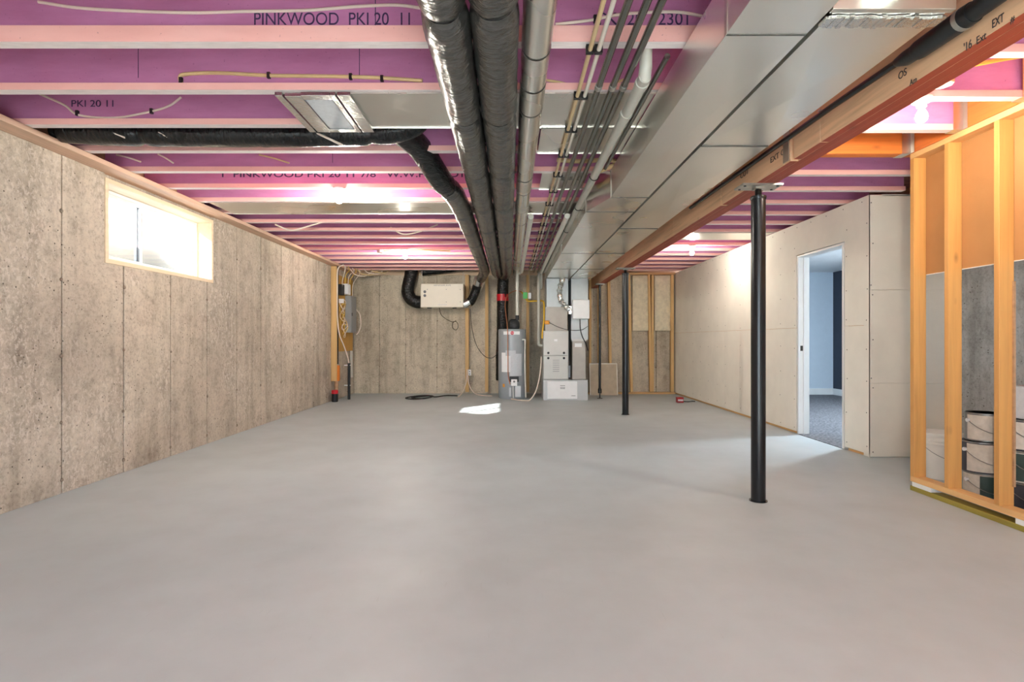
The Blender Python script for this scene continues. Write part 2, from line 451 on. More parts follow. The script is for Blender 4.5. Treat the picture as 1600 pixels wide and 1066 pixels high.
# outer wall beyond the stud partition, rear wall with a patio opening added for light
struct(MB().box(XO, XO+0.2, YREAR, YBLK+0.02, 0, CT+0.34).build('wall_outer', 'concrete_grey'), 'grey concrete wall behind the stud partition', 'wall')
PX0, PX1, PZ1 = -2.5, 1.5, 2.15
wr = MB().box(-3.46, PX0, YREAR-0.2, YREAR, 0, CT).box(PX1, XO+0.2, YREAR-0.2, YREAR, 0, CT).box(PX0, PX1, YREAR-0.2, YREAR, PZ1, CT).box(-3.46, XO+0.2, YREAR-0.2, YREAR, CT, SF)
struct(wr.build('wall_rear', 'concrete_left'), 'concrete wall with the added patio door behind the camera', 'wall')
dr = bpy.data.objects.new('door_added', None); COL.objects.link(dr); dr.location = (0.3, YREAR, 0); struct(dr, 'white framed patio door added behind the camera for light', 'door')  # patio door added behind the camera to bring in daylight
MB().box(PX0, PX1, YREAR-0.12, YREAR-0.04, PZ1-0.07, PZ1).box(PX0, PX1, YREAR-0.12, YREAR-0.04, 0, 0.07).box(PX0, PX0+0.07, YREAR-0.12, YREAR-0.04, 0.07, PZ1-0.07).box(PX1-0.07, PX1, YREAR-0.12, YREAR-0.04, 0.07, PZ1-0.07).box(-0.54, -0.46, YREAR-0.12, YREAR-0.04, 0.07, PZ1-0.07).build('door_frame', 'vinyl', dr)
for a, b in ((PX0+0.07, -0.54), (-0.46, PX1-0.07)):
    MB().box(a, b, YREAR-0.085, YREAR-0.08, 0.07, PZ1-0.07).build('pane', 'glass', dr)
# sills and rim boards on the concrete
t1 = bpy.data.objects.new('trim_1', None); COL.objects.link(t1); t1.location = (XL, 5, CT); struct(t1, 'wooden sill plate on top of the long concrete wall', 'sill plate')
for a, b in ((YREAR, 1.9), (1.904, 6.8), (6.804, YB+0.1)): MB().box(-3.33, -3.06, a, b, CT+0.001, JB-0.001).build('sill_board', 'sill_wood', t1, bevel=0.003)
for a, b in ((YREAR, 5.0), (5.004, YB+0.1)): MB().box(-3.33, -3.29, a, b, JB, SF-0.001).build('rim_board', 'rim_wood', t1)
t2 = bpy.data.objects.new('trim_2', None); COL.objects.link(t2); t2.location = (0, YB, CT); struct(t2, 'wooden sill and rim board on top of the end wall', 'sill plate')
for a, b in ((-3.05, 0.2), (0.204, XR)): MB().box(a, b, YB-0.02, YB+0.2, CT+0.001, JB-0.001).build('sill_board', 'sill_wood_x', t2)
MB().box(-3.28, XO+0.2, YB+0.03, YB+0.07, JB, SF-0.001).build('rim_board', 'sill_wood_x', t2)
MB().box(XO+0.16, XO+0.2, YBLK+0.02, YB+0.03, JB+0.001, SF-0.001).build('rim_board', 'rim_wood', t2)  # unseen board added to stop sky light leaking over the drywall

# window with wooden buck, vinyl slider, and the well outside
w1 = bpy.data.objects.new('window_1', None); COL.objects.link(w1); w1.location = (-3.3, 5.2, WZ0); struct(w1, 'white sliding basement window set in a wooden buck', 'window')
T = 0.035
MB().box(-3.45, XL+0.004, WY0, WY0+T, WZ0+T, WZ1-T).build('reveal_board', 'buck', w1, bevel=0.002)
MB().box(-3.45, XL+0.004, WY1-T, WY1, WZ0+T, WZ1-T).build('reveal_board', 'buck', w1, bevel=0.002)
MB().box(-3.45, XL+0.004, WY0, WY1, WZ1-T, WZ1).build('reveal_board', 'buck', w1, bevel=0.002)
MB().box(-3.45, XL+0.004, WY0, WY1, WZ0, WZ0+T).build('reveal_board', 'buck', w1, bevel=0.002)
a0, a1, b0, b1 = WY0+T, WY1-T, WZ0+T, WZ1-T; ym = 5.06
def ring(x0, x1, y0, y1, z0, z1, w):
    return MB().box(x0, x1, y0, y1, z0, z0+w).box(x0, x1, y0, y1, z1-w, z1).box(x0, x1, y0, y0+w, z0+w, z1-w).box(x0, x1, y1-w, y1, z0+w, z1-w)
ring(-3.43, -3.35, a0, a1, b0, b1, 0.03).build('window_frame', 'vinyl', w1, bevel=0.003)
s = ring(-3.405, -3.38, ym-0.02, a1-0.03, b0+0.03, b1-0.03, 0.028).build('sash', 'vinyl', w1, bevel=0.002)
MB().box(-3.395, -3.391, ym+0.008, a1-0.058, b0+0.058, b1-0.058).build('pane', 'glass_dimmed', s)
s = ring(-3.378, -3.353, a0+0.03, ym+0.02, b0+0.03, b1-0.03, 0.028).build('sash', 'vinyl', w1, bevel=0.002)
MB().box(-3.368, -3.364, a0+0.058, ym-0.008, b0+0.058, b1-0.058).build('pane', 'glass_dimmed', s)
m = MB(); NS = 120
ang = [math.pi*i/NS for i in range(NS+1)]
rows = 22
for k in range(rows+1):
    z = 1.5+0.84*k/rows; c = 0.004*math.cos(k*math.pi)
    for a in ang: m.v.append((-3.47-(0.86+c)*math.sin(a), 5.2-(1.0+c)*math.cos(a), z))
for k in range(rows):
    for i in range(NS):
        a = k*(NS+1)+i; m.f.append((a, a+1, a+NS+2, a+NS+1)); m.m.append(0)
ww = m.build('window_well', 'galv_dull', smooth=True); tag(ww, 'curved corrugated metal window well outside the window', 'window well')
sm = ww.modifiers.new('sheet', 'SOLIDIFY'); sm.thickness = 0.004
g = MB().box(-40, -4.50, -30, 40, 2.05, 2.18).box(-4.5, 12, -30, YREAR-0.2, -0.3, -0.13).build('ground', 'ground_pale'); struct(g, 'pale ground outside the basement window and added slab outside the patio door', 'ground')  # second slab, outside the patio door, added to cut light from below

nh = thing('added_house', 'pale sided house added beyond the basement window to dim its view', 'house', (-10, 15, 2.18))  # house added to hide bright sky behind the window panes
MB().box(-13, -9.03, 8.2, 24, 2.18, 5.6).build('house_wall', 'white_paint', nh)
for i in range(17): MB().obox((-9.015, 16.1, 2.28+0.2*i), (0.012, 0, -0.01), (0, 7.9, 0), (0.008, 0, 0.098)).build('siding_board', 'white_paint', nh)
MB().prism([(-13.4, 5.6), (-8.6, 5.6), (-11, 7.2)], 1, 8.0, 24.2).build('roof', 'thread_steel', nh)
# ------------------------------------------------------------------ joists: one unit each, left run and lapped right run
def joist_part(x0, x1, yc, j, fh=0.038):
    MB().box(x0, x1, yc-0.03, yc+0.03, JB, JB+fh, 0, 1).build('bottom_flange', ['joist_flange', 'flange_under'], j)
    MB().box(x0, x1, yc-0.03, yc+0.03, SF-0.039, SF-0.001).build('top_flange', 'joist_flange', j)
def joist(x0, x1, yc, fh=0.038):
    j = MB().box(x0, x1, yc-0.005, yc+0.005, JB+fh, SF-0.039).build('floor_joist', 'joist_web', ce)
    joist_part(x0, x1, yc, j, fh); return j
JY = lambda k: 2.57+0.4877*k
JO = 0.088
joists = {}
for k in range(-2, 18):
    joists[k] = joist(-3.285, 1.80, JY(k), 0.075 if k == 0 else 0.038)
    if k <= 2: joists[k, 'r'] = joist(1.62, 2.925, JY(k)+JO)
    elif k > 3: joists[k, 'r'] = joist(1.62, 3.60, JY(k)+JO)
h = MB().box(1.62, 2.925, 4.07, 4.11, JB, SF-0.002).box(1.62, 2.925, 4.113, 4.155, JB, SF-0.002).build('header_beam', 'lvl_x', ce, bevel=0.002, label='orange laminated header joist')
MB().box(2.93, 2.97, YREAR, 4.155, JB, SF-0.002).box(2.973, 3.015, YREAR, 4.155, JB, SF-0.002).build('trimmer_beam', 'lvl_y', ce, bevel=0.002, label='orange laminated trimmer over the stud partition')
for (x, y, w) in [(2.91, JY(k)+JO, 0.034) for k in (0, 1, 2)]+[(2.905, 4.11, 0.048)]:
    hh = MB().box(x-0.045, x+0.017, y-w-0.002, y-w, JB, JB+0.27).box(x-0.045, x+0.017, y+w, y+w+0.002, JB, JB+0.27).box(x-0.045, x+0.017, y-w-0.002, y+w+0.002, JB-0.003, JB-0.001)
    hh.box(x+0.017, x+0.019, y-w-0.035, y-w, JB, JB+0.25)
    hh.build('joist_hanger', 'galv_dull', ce)
for k, px in ((0, 587), (1, 562), (1, 217), (4, 520)):
    x = (px-VX)*JY(k)/F; MB().box(x-0.002, x+0.002, JY(k)-0.0056, JY(k)-0.0049, JB+0.076, SF-0.04).build('web_joint', 'ink', joists[k])
# joist print
text('PINKWOOD  PKI 20  11', (-0.815, JY(0)-0.0066, 2.575), FRONT, 0.082, 'ink', joists[0], sx=0.86)
text('PKI 20   2301', (0.62, JY(0)-0.0066, 2.575), FRONT, 0.082, 'ink', joists[0], sx=0.95)
text('1  PINKWOOD PKI 20 11 7/8   W.W.P.K  LO10 1400', (-1.35, JY(5)-0.0066, 2.585), FRONT, 0.075, 'ink', joists[5], sx=1.5, bold=0.001)
text('PKI 20 11', (-2.65, JY(2)-0.0066, 2.60), FRONT, 0.06, 'ink', joists[2], sx=1.2)

# ------------------------------------------------------------------ beam and columns
BX0, BX1, BZ = 1.65, 1.785, 2.15
bm = thing('support_beam', 'long laminated wooden beam with marker notes and a reddish underside', 'beam', (1.7, 5.5, BZ))
cuts = [(0.6, 2.955), (2.962, 3.24), (3.275, 4.33), (4.365, 5.665), (5.672, 8.3), (8.304, 11.35)]
for a, b in cuts: MB().box(BX0, BX0+0.044, a, b, BZ, JB-0.002, 0, 1).build('ply', ['beam_face', 'beam_under'], bm, bevel=0.0015)
MB().box(BX0+0.0445, BX0+0.089, 0.6, 11.35, BZ, JB-0.002, 0, 1).build('ply', ['beam_face', 'beam_under'], bm)
MB().box(BX0+0.0895, BX1, 0.6, 11.35, BZ, JB-0.002, 0, 1).build('ply', ['beam_face', 'beam_under'], bm)
MB().box(BX0-0.003, BX0-0.001, 3.29, 3.36, BZ+0.01, BZ+0.25).build('hanger_plate', 'galv_dull', bm)
SIDE = (math.pi/2, 0, -math.pi/2)
def on_beam(px, py): d = F*(BX0-0.002)/(px-VX); return (BX0-0.002, d, H+(VY-py)*d/F)
for body, px, py, sz, sx in (('EXT', 1559, 33, 0.042, 0.62), ('#', 1582, 31, 0.032, 0.9), ("'16", 1512, 72, 0.045, 0.7), ('Ext', 1533, 60, 0.040, 0.8), ('OS', 1410, 116, 0.045, 0.9), ('Am', 1427, 127, 0.036, 0.8), ('EXT CL', 1216, 243, 0.05, 1.3), ('CUT', 1163, 272, 0.05, 1.4)):
    text(body, on_beam(px, py), SIDE, sz, 'marker_ink', bm, 'marker_note', sx=sx)
def column(x, y, r, label, zt=2.06):
    t = thing('steel_column', label, 'column', (x, y, 0), 'telescoping columns under the beam')
    MB().lathe([(r, 0.006), (r, zt)], (x, y, 0), 2, 32).build('shaft', 'black_steel', t, smooth=True)
    MB().lathe([(r*1.25, 0), (r*1.25, 0.006)], (x, y, 0), 2, 24).build('foot_plate', 'black_steel', t)
    MB().lathe([(r*1.06, zt-0.004), (r*1.10, zt+0.004), (r*1.10, zt+0.016), (r*0.95, zt+0.02)], (x, y, 0), 2, 32).build('collar', 'black_steel', t, smooth=True)
    prof = [(0.020+0.0022*(i % 2), zt+0.02+(2.128-zt-0.02)*i/24) for i in range(25)]
    MB().lathe(prof, (x, y, 0), 2, 20).build('screw_jack', 'thread_steel', t, smooth=True)
    pl = MB().box(x-0.135, x+0.135, y-0.075, y+0.075, 2.138, BZ-0.0005).box(x-0.03, x+0.03, y-0.03, y+0.03, 2.124, 2.138).build('top_plate', 'plate_steel', t)
    for dx in (-0.11, 0.11):
        for dy in (-0.045, 0.045): MB().lathe([(0.009, 2.133), (0.009, 2.138)], (x+dx, y+dy, 0), 2, 6).build('bolt', 'dark_knob', t)
column(1.694, 3.80, 0.047, 'thick black steel column standing alone on the open floor before the doorway')
column(1.694, 8.18, 0.047, 'black steel column halfway along the beam, standing before the insulated studs')
t = thing('jack_post', 'slim black jack post under the far beam end beside the furnace', 'column', (1.62, 10.42, 0))
MB().lathe([(0.024, 0.14), (0.024, BZ-0.02)], (1.68, 10.42, 0), 2, 16).build('shaft', 'black_steel', t, smooth=True)
MB().lathe([(0.034, 0.10), (0.036, 0.17), (0.024, 0.2)], (1.68, 10.42, 0), 2, 16).build('collar', 'black_steel', t, smooth=True)
MB().lathe([(0.05, 0), (0.05, 0.008), (0.012, 0.01), (0.012, 0.1)], (1.68, 10.42, 0), 2, 16).build('foot', 'thread_steel', t, smooth=True)
MB().box(1.60, 1.76, 10.36, 10.48, BZ-0.02, BZ-0.001).build('top_plate', 'plate_steel', t)

# ------------------------------------------------------------------ drywall side wall, doorway and the room beyond
DY0, DY1, DZ = 5.575, 6.52, 2.085
wd = bpy.data.objects.new('wall_right', None); COL.objects.link(wd); wd.location = (XR, 8, 0); struct(wd, 'unpainted drywall partition with an open doorway', 'wall')
MB().box(XR+0.02, XR+0.11, DY1+0.03, YB, 0, 0.038).box(XR+0.02, XR+0.11, YBLK+0.02, DY0-0.03, 0, 0.038).build('bottom_plate', 'plate_y', wd)
MB().box(XR+0.02, XR+0.11, DY1+0.03, YB, 0.04, 2.44).box(XR+0.02, XR+0.11, YBLK+0.02, DY0-0.03, 0.04, 2.44).box(XR+0.02, XR+0.11, DY0-0.03, DY1+0.03, DZ+0.03, 2.44).build('framing', 'stud_z', wd)
zs = 1.235
sheets = [[(DY1, 0.03), (8.7, 0.03), (8.7, zs), (DY1, zs)], [(8.704, 0.03), (YB, 0.03), (YB, zs), (8.704, zs)],
          [(YBLK, 0.03), (DY0, 0.03), (DY0, zs), (YBLK, zs)],
          [(YBLK, zs+0.003), (DY0, zs+0.003), (DY0, DZ), (DY1, DZ), (DY1, zs+0.003), (7.6, zs+0.003), (7.6, JB-0.006), (YBLK, JB-0.006)],
          [(7.604, zs+0.003), (YB, zs+0.003), (YB, JB-0.006), (7.604, JB-0.006)]]
for p in sheets: MB().prism(p, 0, XR, XR+0.0127).build('drywall_sheet', 'drywall', wd, bevel=0.0012)
bw = struct(MB().box(XR+0.016, XO, YBLK+0.014, YBLK+0.1, 0, 2.44).build('wall_block', 'drywall'), 'drywall return facing the stud partition', 'wall')
for z0, z1 in ((0.01, 0.692), (0.697, 1.563), (1.568, JB-0.006)):
    MB().box(XR+0.0005, XO-0.002, YBLK, YBLK+0.0127, z0, z1).build('drywall_sheet', 'drywall', bw, bevel=0.0012)
m = MB()
def scr(p, axis): m.lathe([(0.0055, -0.001), (0.0055, 0.0015)], p, axis, 7)
for z in [0.1+0.3*i for i in range(8)]:
    for y in (5.23, 5.54, 6.56, 6.9, 7.3, 7.7, 8.1, 8.66, 9.0, 9.4, 9.8, 10.2, 10.6, 11.0):
        scr((XR-0.0005, y+R.uniform(-0.01, 0.01), z+R.uniform(-0.03, 0.03)), 0)
for y in [5.3+0.3*i for i in range(20)]: scr((XR-0.0005, y, 2.41), 0)
m.build('drywall_screws', 'screw', wd, kind='stuff')
m = MB()
for z in (0.05, 0.65, 0.74, 1.1, 1.52, 1.61, 2.0, 2.38):
    for x in (3.38, 3.79, 4.15): scr((x+R.uniform(-0.01, 0.01), YBLK-0.0005, z), 1)
m.build('drywall_screws', 'screw', bw, kind='stuff')
d1 = bpy.data.objects.new('door_1', None); COL.objects.link(d1); d1.location = (XR, 6.05, 0); struct(d1, 'open doorway with white jambs in the drywall partition', 'doorway')
JX0, JX1 = XR-0.004, XR+0.125
MB().box(JX0, JX1, DY1-0.055, DY1-0.028, 0.004, DZ-0.03).build('jamb', 'white_paint', d1, bevel=0.002)
MB().box(JX0, JX1, DY0+0.012, DY0+0.04, 0.004, DZ-0.03).build('jamb', 'white_paint', d1, bevel=0.002)
MB().box(JX0, JX1, DY0+0.012, DY1-0.028, DZ-0.03, DZ-0.008).build('head_jamb', 'white_paint', d1, bevel=0.002)
MB().box(XR+0.055, XR+0.09, DY1-0.067, DY1-0.055, 0.004, DZ-0.03).build('door_stop', 'white_paint', d1)
MB().box(XR+0.02, XR+0.05, DY1-0.0565, DY1-0.055, 0.97, 1.03).build('strike_plate', 'thread_steel', d1)
struct(MB().box(XR+0.14, 6.45, YBLK+0.1, 11.1, -0.05, 0.006).box(XR+0.0, XR+0.14, DY0+0.04, DY1-0.055, 0.0005, 0.006).build('floor_carpet', 'carpet'), 'dark grey speckled carpet in the room beyond the doorway', 'carpet')
struct(MB().box(XR+0.14, 6.44, 11.1, 11.2, 0, 2.46).build('wall_bedroom_back', 'blue_wall'), 'pale blue end wall of the room beyond the doorway', 'wall')
struct(MB().box(6.44, 6.54, 8.7, 11.2, 0, 2.46).box(6.44, 6.54, YBLK, 7.0, 0, 2.46).box(6.44, 6.54, 7.0, 8.7, 0, 0.95).box(6.44, 6.54, 7.0, 8.7, 2.15, 2.46).build('wall_bedroom_side', 'navy_wall'), 'dark navy accent wall seen through the doorway', 'wall')
struct(MB().box(XO, 6.54, YBLK, YBLK+0.1, 0, 2.46).build('wall_bedroom_front', 'blue_wall'), 'pale blue wall on the near side of the room beyond', 'wall')
struct(MB().box(XR+0.125, XR+0.14, DY1, 11.1, 0, 2.46).box(XR+0.125, XR+0.14, YBLK+0.1, DY0, 0, 2.46).box(XR+0.125, XR+0.14, DY0, DY1, DZ, 2.46).build('wall_bedroom_inner', 'blue_wall'), 'pale blue room side of the drywall partition', 'wall')
struct(MB().box(XR+0.125, 6.54, YBLK, 11.2, 2.445, 2.458).build('ceiling_bedroom', 'white_paint'), 'white ceiling of the room beyond the doorway', 'ceiling')
struct(MB().box(XR+0.14, 6.425, 11.085, 11.1, 0.006, 0.13).build('baseboard_bedroom_back', 'white_paint'), 'white baseboard below the pale blue wall', 'baseboard')
struct(MB().box(6.425, 6.44, YBLK+0.1, 11.1, 0.006, 0.13).build('baseboard_bedroom_side', 'white_paint'), 'white baseboard below the navy wall', 'baseboard')
w3 = bpy.data.objects.new('window_added', None); COL.objects.link(w3); w3.location = (6.49, 7.85, 0.95); struct(w3, 'white unseen window added to light the room beyond the doorway', 'window')  # window added out of view to light the room beyond
ring(6.44, 6.54, 7.0, 8.7, 0.95, 2.15, 0.05).build('window_frame', 'vinyl', w3)
MB().box(6.48, 6.485, 7.05, 8.65, 1.0, 2.1).build('pane', 'glass', w3)
bl = thing('fill_light', 'round unseen lamp added on the ceiling of the room beyond', 'lamp', (5.0, 6.9, 2.44))  # lamp added out of view to brighten the room beyond
MB().lathe([(0.19, 2.42), (0.19, 2.4445)], (5.0, 6.9, 0), 2, 32).build('light_base', 'white_paint', bl, smooth=True)
MB().lathe([(0.001, 2.355), (0.10, 2.365), (0.16, 2.39), (0.175, 2.42)], (5.0, 6.9, 0), 2, 32).build('diffuser', 'fill_cool', bl, smooth=True)
portal('daylight_portal', (6.56, 7.85, 1.55), (0, math.pi/2, 0), 1.2, 1.7)

# ------------------------------------------------------------------ stud partition with its boards
SX0, SX1 = 2.93, 3.019
wp = bpy.data.objects.new('wall_partition', None); COL.objects.link(wp); wp.location = (SX0, 3, 0); struct(wp, 'open pine stud partition on a treated board', 'wall')
Y0, Y1 = 1.2, 4.08
MB().box(SX0, SX1, Y0, Y1, 0, 0.034).build('treated_board', 'treated', wp, bevel=0.003)
MB().box(SX0, SX1, Y0, Y1-0.002, 0.066, 0.104).build('bottom_plate', 'plate_y', wp, bevel=0.002)
MB().box(SX0, SX1, Y0, Y1-0.002, 2.42, JB-0.002).build('top_plate', 'plate_y', wp, bevel=0.002)
for y in (4.04, 3.72, 3.335, 2.93): MB().box(SX0, SX1, y, y+0.038, 0.104, 2.42).build('stud', 'stud_z', wp, bevel=0.0025)
MB().box(SX1-0.012, SX1-0.001, 3.322, 3.335, 0.22, 1.45).build('bark_strip', 'rim_wood', wp)
for y in (3.97, 3.14): MB().box(SX0+0.002, SX1, y-0.09, y+0.09, 0.0345, 0.0655).build('foam_shim', 'foam', wp)
for a, b in ((Y0, 3.735), (3.739, 4.078)):
    MB().box(SX1+0.001, SX1+0.0125, a, b, 1.574, 2.455).build('drywall_sheet', 'drywall_back', wp)
    MB().box(SX1+0.0005, SX1+0.013, a, b, 1.569, 1.574).build('cut_edge', 'gypsum_edge', wp)

# framing of the end wall
fb = bpy.data.objects.new('wall_framing', None); COL.objects.link(fb); fb.location = (2.2, 11.3, 0); struct(fb, 'rough pine studs in front of the end wall', 'wall framing')
def bstud(px0, px1, py0=421, d=11.25, lean=0.0):
    x0, x1 = (px0-VX)*d/F, (px1-VX)*d/F
    o = MB(); o.obox(((x0+x1)/2, d+0.045, (0.04+2.42)/2), ((x1-x0)/2, 0, 0), (0, 0.045, 0), (lean, 0, 1.185)); o.build('stud', 'stud_back', fb, bevel=0.002)
for a, b, ln in ((727, 732.5, 0), (758, 763, 0), (822.5, 827, 0), (920.5, 924, 0), (934.5, 937.5, 0), (951, 955, -0.02), (983, 987, -0.03), (1014, 1017.5, -0.02), (1018, 1021.8, 0), (1048.5, 1053, 0)):
    bstud(a, b, lean=ln)
MB().box(1.55, 3.34, 11.25, 11.34, 0.001, 0.038).build('bottom_plate', 'plate_x', fb)
MB().box(1.79, 3.34, 11.25, 11.34, 2.42, JB-0.003).build('top_plate', 'plate_x', fb)
for a, b in ((988.5, 1014), (1023, 1047.5)):
    x0, x1 = (a-VX)*11.3/F, (b-VX)*11.3/F
    m = MB(); nx, nz = 8, 18
    for j in range(nz+1):
        for i in range(nx+1):
            x = x0+(x1-x0)*i/nx; z = 1.285+(2.40-1.285)*j/nz; e = min(i, nx-i, j, nz-j)
            m.v.append((x, 11.30-(0.02 if e > 0 else 0)-0.012*mnoise.noise((x*7, z*7, 1.7)), z))
    for j in range(nz):
        for i in range(nx):
            q = j*(nx+1)+i; m.f.append((q, q+1, q+nx+2, q+nx+1)); m.m.append(0)
    m.box(x0+0.004, x1-0.004, 11.302, 11.39, 1.29, 2.40)
    m.build('insulation_batt', 'insul', fb, smooth=True)

# ------------------------------------------------------------------ sheet metal: panned cavities and rectangular ducts
def pan(label, x0, x1, k0, k1, right=False, z=JB-0.004):
    o = JO if right else 0
    y0, y1 = JY(k0)+o-0.005, JY(k1)+o+0.012
    m = MB().box(x0, x1, y0, y1, z, z+0.0015)
    m.box(x0, x1, y0, y0+0.002, z-0.006, z).box(x0, x1, y1-0.002, y1, z-0.006, z)
    return tag(m.build('joist_pan', 'pan_metal'), label, 'sheet metal', 'sheet metal pans closing joist bays')
pan('shiny sheet metal pan beside the taped filter frame', -0.875, 0.80, 1, 2)
pan('pale sheet metal pan between the pipes and the big rectangular duct', 0.20, 0.80, 2, 3)
pan('long dull sheet metal pan reaching from the window wall past a bare bulb', -2.98, 0.70, 6, 7)
pan('small white sheet metal patch above the tan water pipes', 0.26, 0.64, 4, 5)
pan('sheet metal pan beyond the beam glowing under a bulb', 1.80, 3.34, 9, 10, True)
# taped filter frame
t = thing('filter_frame', 'foil taped return air filter frame under the pink joists', 'filter frame', (-1.08, 3.3, JB))
y0, y1 = JY(1)-0.02, JY(2)+0.03; z0 = JB-0.026
MB().box(-1.14, -0.99, y0+0.06, y1-0.05, z0, z0+0.012).build('filter_panel', 'label_grey', t, bevel=0.002)
for b in ((-1.285, -1.245, y0, y1), (-1.235, -1.145, y0+0.01, y1), (-0.985, -0.955, y0, y1), (-0.945, -0.872, y0, y1)):
    MB().box(b[0], b[1], b[2], b[3], z0-0.002, z0+0.02).build('foil_tape', 'foil', t, bevel=0.002)
for b in ((y0, y0+0.055), (y1-0.045, y1)): MB().box(-1.144, -0.986, b[0], b[1], z0-0.002, z0+0.02).build('foil_tape', 'foil', t, bevel=0.002)

DZ0, DZ1 = 2.23, 2.448
def duct_section(x0, x1, y0, y1, parent, x0b=None, x1b=None, z0=DZ0, z1=DZ1, brk=0.007, mat='galv'):
    x0b = x0 if x0b is None else x0b; x1b = x1 if x1b is None else x1b
    m = MB()
    A = [(x0, y0), (x1, y0), (x1b, y1), (x0b, y1)]
    m.v = [(x, y, z0) for x, y in A]+[(x, y, z1) for x, y in A]
    cx, cy = sum(p[0] for p in A)/4, (y0+y1)/2
    m.v += [(cx, cy, z0-brk), ((x0+x0b)/2-brk*0.6, cy, (z0+z1)/2)]
    for i in range(4): m.f.append((i, 8, (i+1) % 4)); m.m.append(0)
    m.f += [(4, 5, 6, 7), (0, 1, 5, 4), (2, 3, 7, 6), (1, 2, 6, 5)]; m.m += [0]*4
    L = (3, 0, 4, 7)
    for i in range(4): m.f.append((L[i], 9, L[(i+1) % 4])); m.m.append(0)
    return m.build('duct_section', mat, parent)
def cleat(x0, x1, y, parent, z0=DZ0, z1=DZ1):
    MB().box(x0-0.003, x0, y-0.012, y+0.012, z0-0.003, z1).build('drive_cleat', 'galv_dull', parent)
    MB().box(x0, x1, y-0.004, y+0.004, z0-0.0035, z0+0.002).build('seam', 'seam_dark', parent)
sd = thing('supply_duct', 'wide rectangular supply duct running along the ceiling to the furnace', 'duct', (0.95, 6, DZ0))
ys = [0.9, 2.06, 4.42]
for a, b in zip(ys[:-1], ys[1:]): duct_section(0.80, 1.095, a, b, sd); cleat(0.80, 1.095, b, sd)
duct_section(0.80, 1.095, 4.42, 4.92, sd, 0.67, 1.095)
cleat(0.67, 1.095, 4.92, sd)
ys = [4.92, 7.28, 8.9, 10.72]
for a, b in zip(ys[:-1], ys[1:]): duct_section(0.67, 1.095, a, b, sd); cleat(0.67, 1.095, b, sd)
MB().box(0.665, 1.06, 10.16, 10.66, 1.70, DZ0-0.012).build('plenum_drop', 'plenum_metal', sd)
rd = thing('return_duct', 'wide rectangular return duct tight beside the wooden beam', 'duct', (1.3, 6, DZ0))
ys = [1.92, 3.24, 5.65, 7.28, 8.9, 10.62]
for i, (a, b) in enumerate(zip(ys[:-1], ys[1:])):
    duct_section(1.115, 1.505, a, b, rd, brk=0.010 if i < 3 else 0.006)
    if i < 4: MB().box(1.115, 1.50, b-0.006, b+0.006, DZ0-0.006, DZ0+0.002).build('drive_cleat', 'seam_dark', rd)
MB().box(1.10, 1.52, 1.895, 1.92, DZ0-0.004, DZ1).build('end_cap', 'galv_dull', rd, bevel=0.002)
MB().lathe([(0.085, -0.07), (0.092, -0.07), (0.092, 0)], (1.30, 1.895, 2.345), 1, 28).build('collar', 'galv', rd, smooth=True)
m = MB(); yy = 1.94
for i in range(26): m.box(1.10+0.016*i, 1.117+0.016*i, yy+R.uniform(-0.012, 0), yy+0.045+R.uniform(0, 0.015), DZ0-0.013+R.uniform(-0.002, 0.002), DZ0-0.003)
m.build('foil_tape', 'foil', rd, kind='stuff')
# return drop and base, furnace
MB().box(1.12, 1.43, 10.22, 10.62, 1.10, DZ0-0.008).build('drop_upper', 'plenum_metal', rd)
MB().box(1.14, 1.385, 10.20, 10.62, 0.372, 1.10).build('drop_lower', 'plenum_dull', rd, bevel=0.003)
MB().box(1.125, 1.40, 10.19, 10.63, 1.075, 1.11).build('drop_flange', 'furnace_grey', rd)
MB().box(1.185, 1.315, 10.197, 10.20, 0.965, 1.035).build('paper_label', 'label_white', rd)
fu = thing('furnace', 'light grey upright gas furnace on a wide filter base', 'furnace', (0.85, 10.4, 0))
MB().box(0.60, 1.41, 10.08, 10.66, 0.001, 0.37).build('base_cabinet', 'furnace_base', fu, bevel=0.004)
MB().box(0.675, 1.215, 10.068, 10.08, 0.03, 0.345).build('base_panel', 'label_white', fu, bevel=0.003)
bp = fu.children[-1]
for (x, z, w) in ((0.95, 0.268, 0.09), (0.95, 0.235, 0.09), (0.95, 0.215, 0.085), (1.145, 0.085, 0.075)):
    MB().box(x-w/2, x+w/2, 10.0672, 10.068, z-0.005, z+0.005).build('printed_line', 'text_grey', bp)
MB().box(0.605, 1.065, 10.14, 10.66, 0.37, 1.265).build('cabinet', 'furnace_grey', fu, bevel=0.005)
up = MB().box(0.615, 1.055, 10.12, 10.14, 0.815, 1.255).build('upper_door', 'furnace_grey', fu, bevel=0.006)
lo = MB().box(0.615, 1.055, 10.12, 10.14, 0.385, 0.805).build('lower_door', 'furnace_grey', fu, bevel=0.006)
MB().box(0.80, 0.86, 10.117, 10.12, 1.07, 1.11).build('maker_badge', 'label_white', up)
for x in (0.695, 0.98):
    MB().lathe([(0.02, -0.014), (0.022, 0)], (x, 10.12, 0.86), 1, 14).build('knob', 'dark_knob', up, smooth=True)
    MB().lathe([(0.02, -0.014), (0.022, 0)], (x, 10.12, 0.765), 1, 14).build('knob', 'dark_knob', lo, smooth=True)
for i in range(7): MB().box(0.775, 0.895, 10.1185, 10.12, 0.52+0.034*i, 0.528+0.034*i).build('louver_line', 'text_grey', lo)
MB().box(0.64, 1.045, 10.16, 10.64, 1.265, 1.70).build('supply_plenum', 'plenum_dull', fu, bevel=0.002)
MB().tube(smooth_path([(0.96, 10.14, 2.22), (0.90, 10.135, 2.0), (0.93, 10.13, 1.8), (1.04, 10.13, 1.68), (1.12, 10.15, 1.63)], 8), [0.050+0.010*math.sin(i*1.7)+0.006*math.sin(i*4.1) for i in range(33)], 14).build('foil_wrap', 'foil', fu, smooth=True)
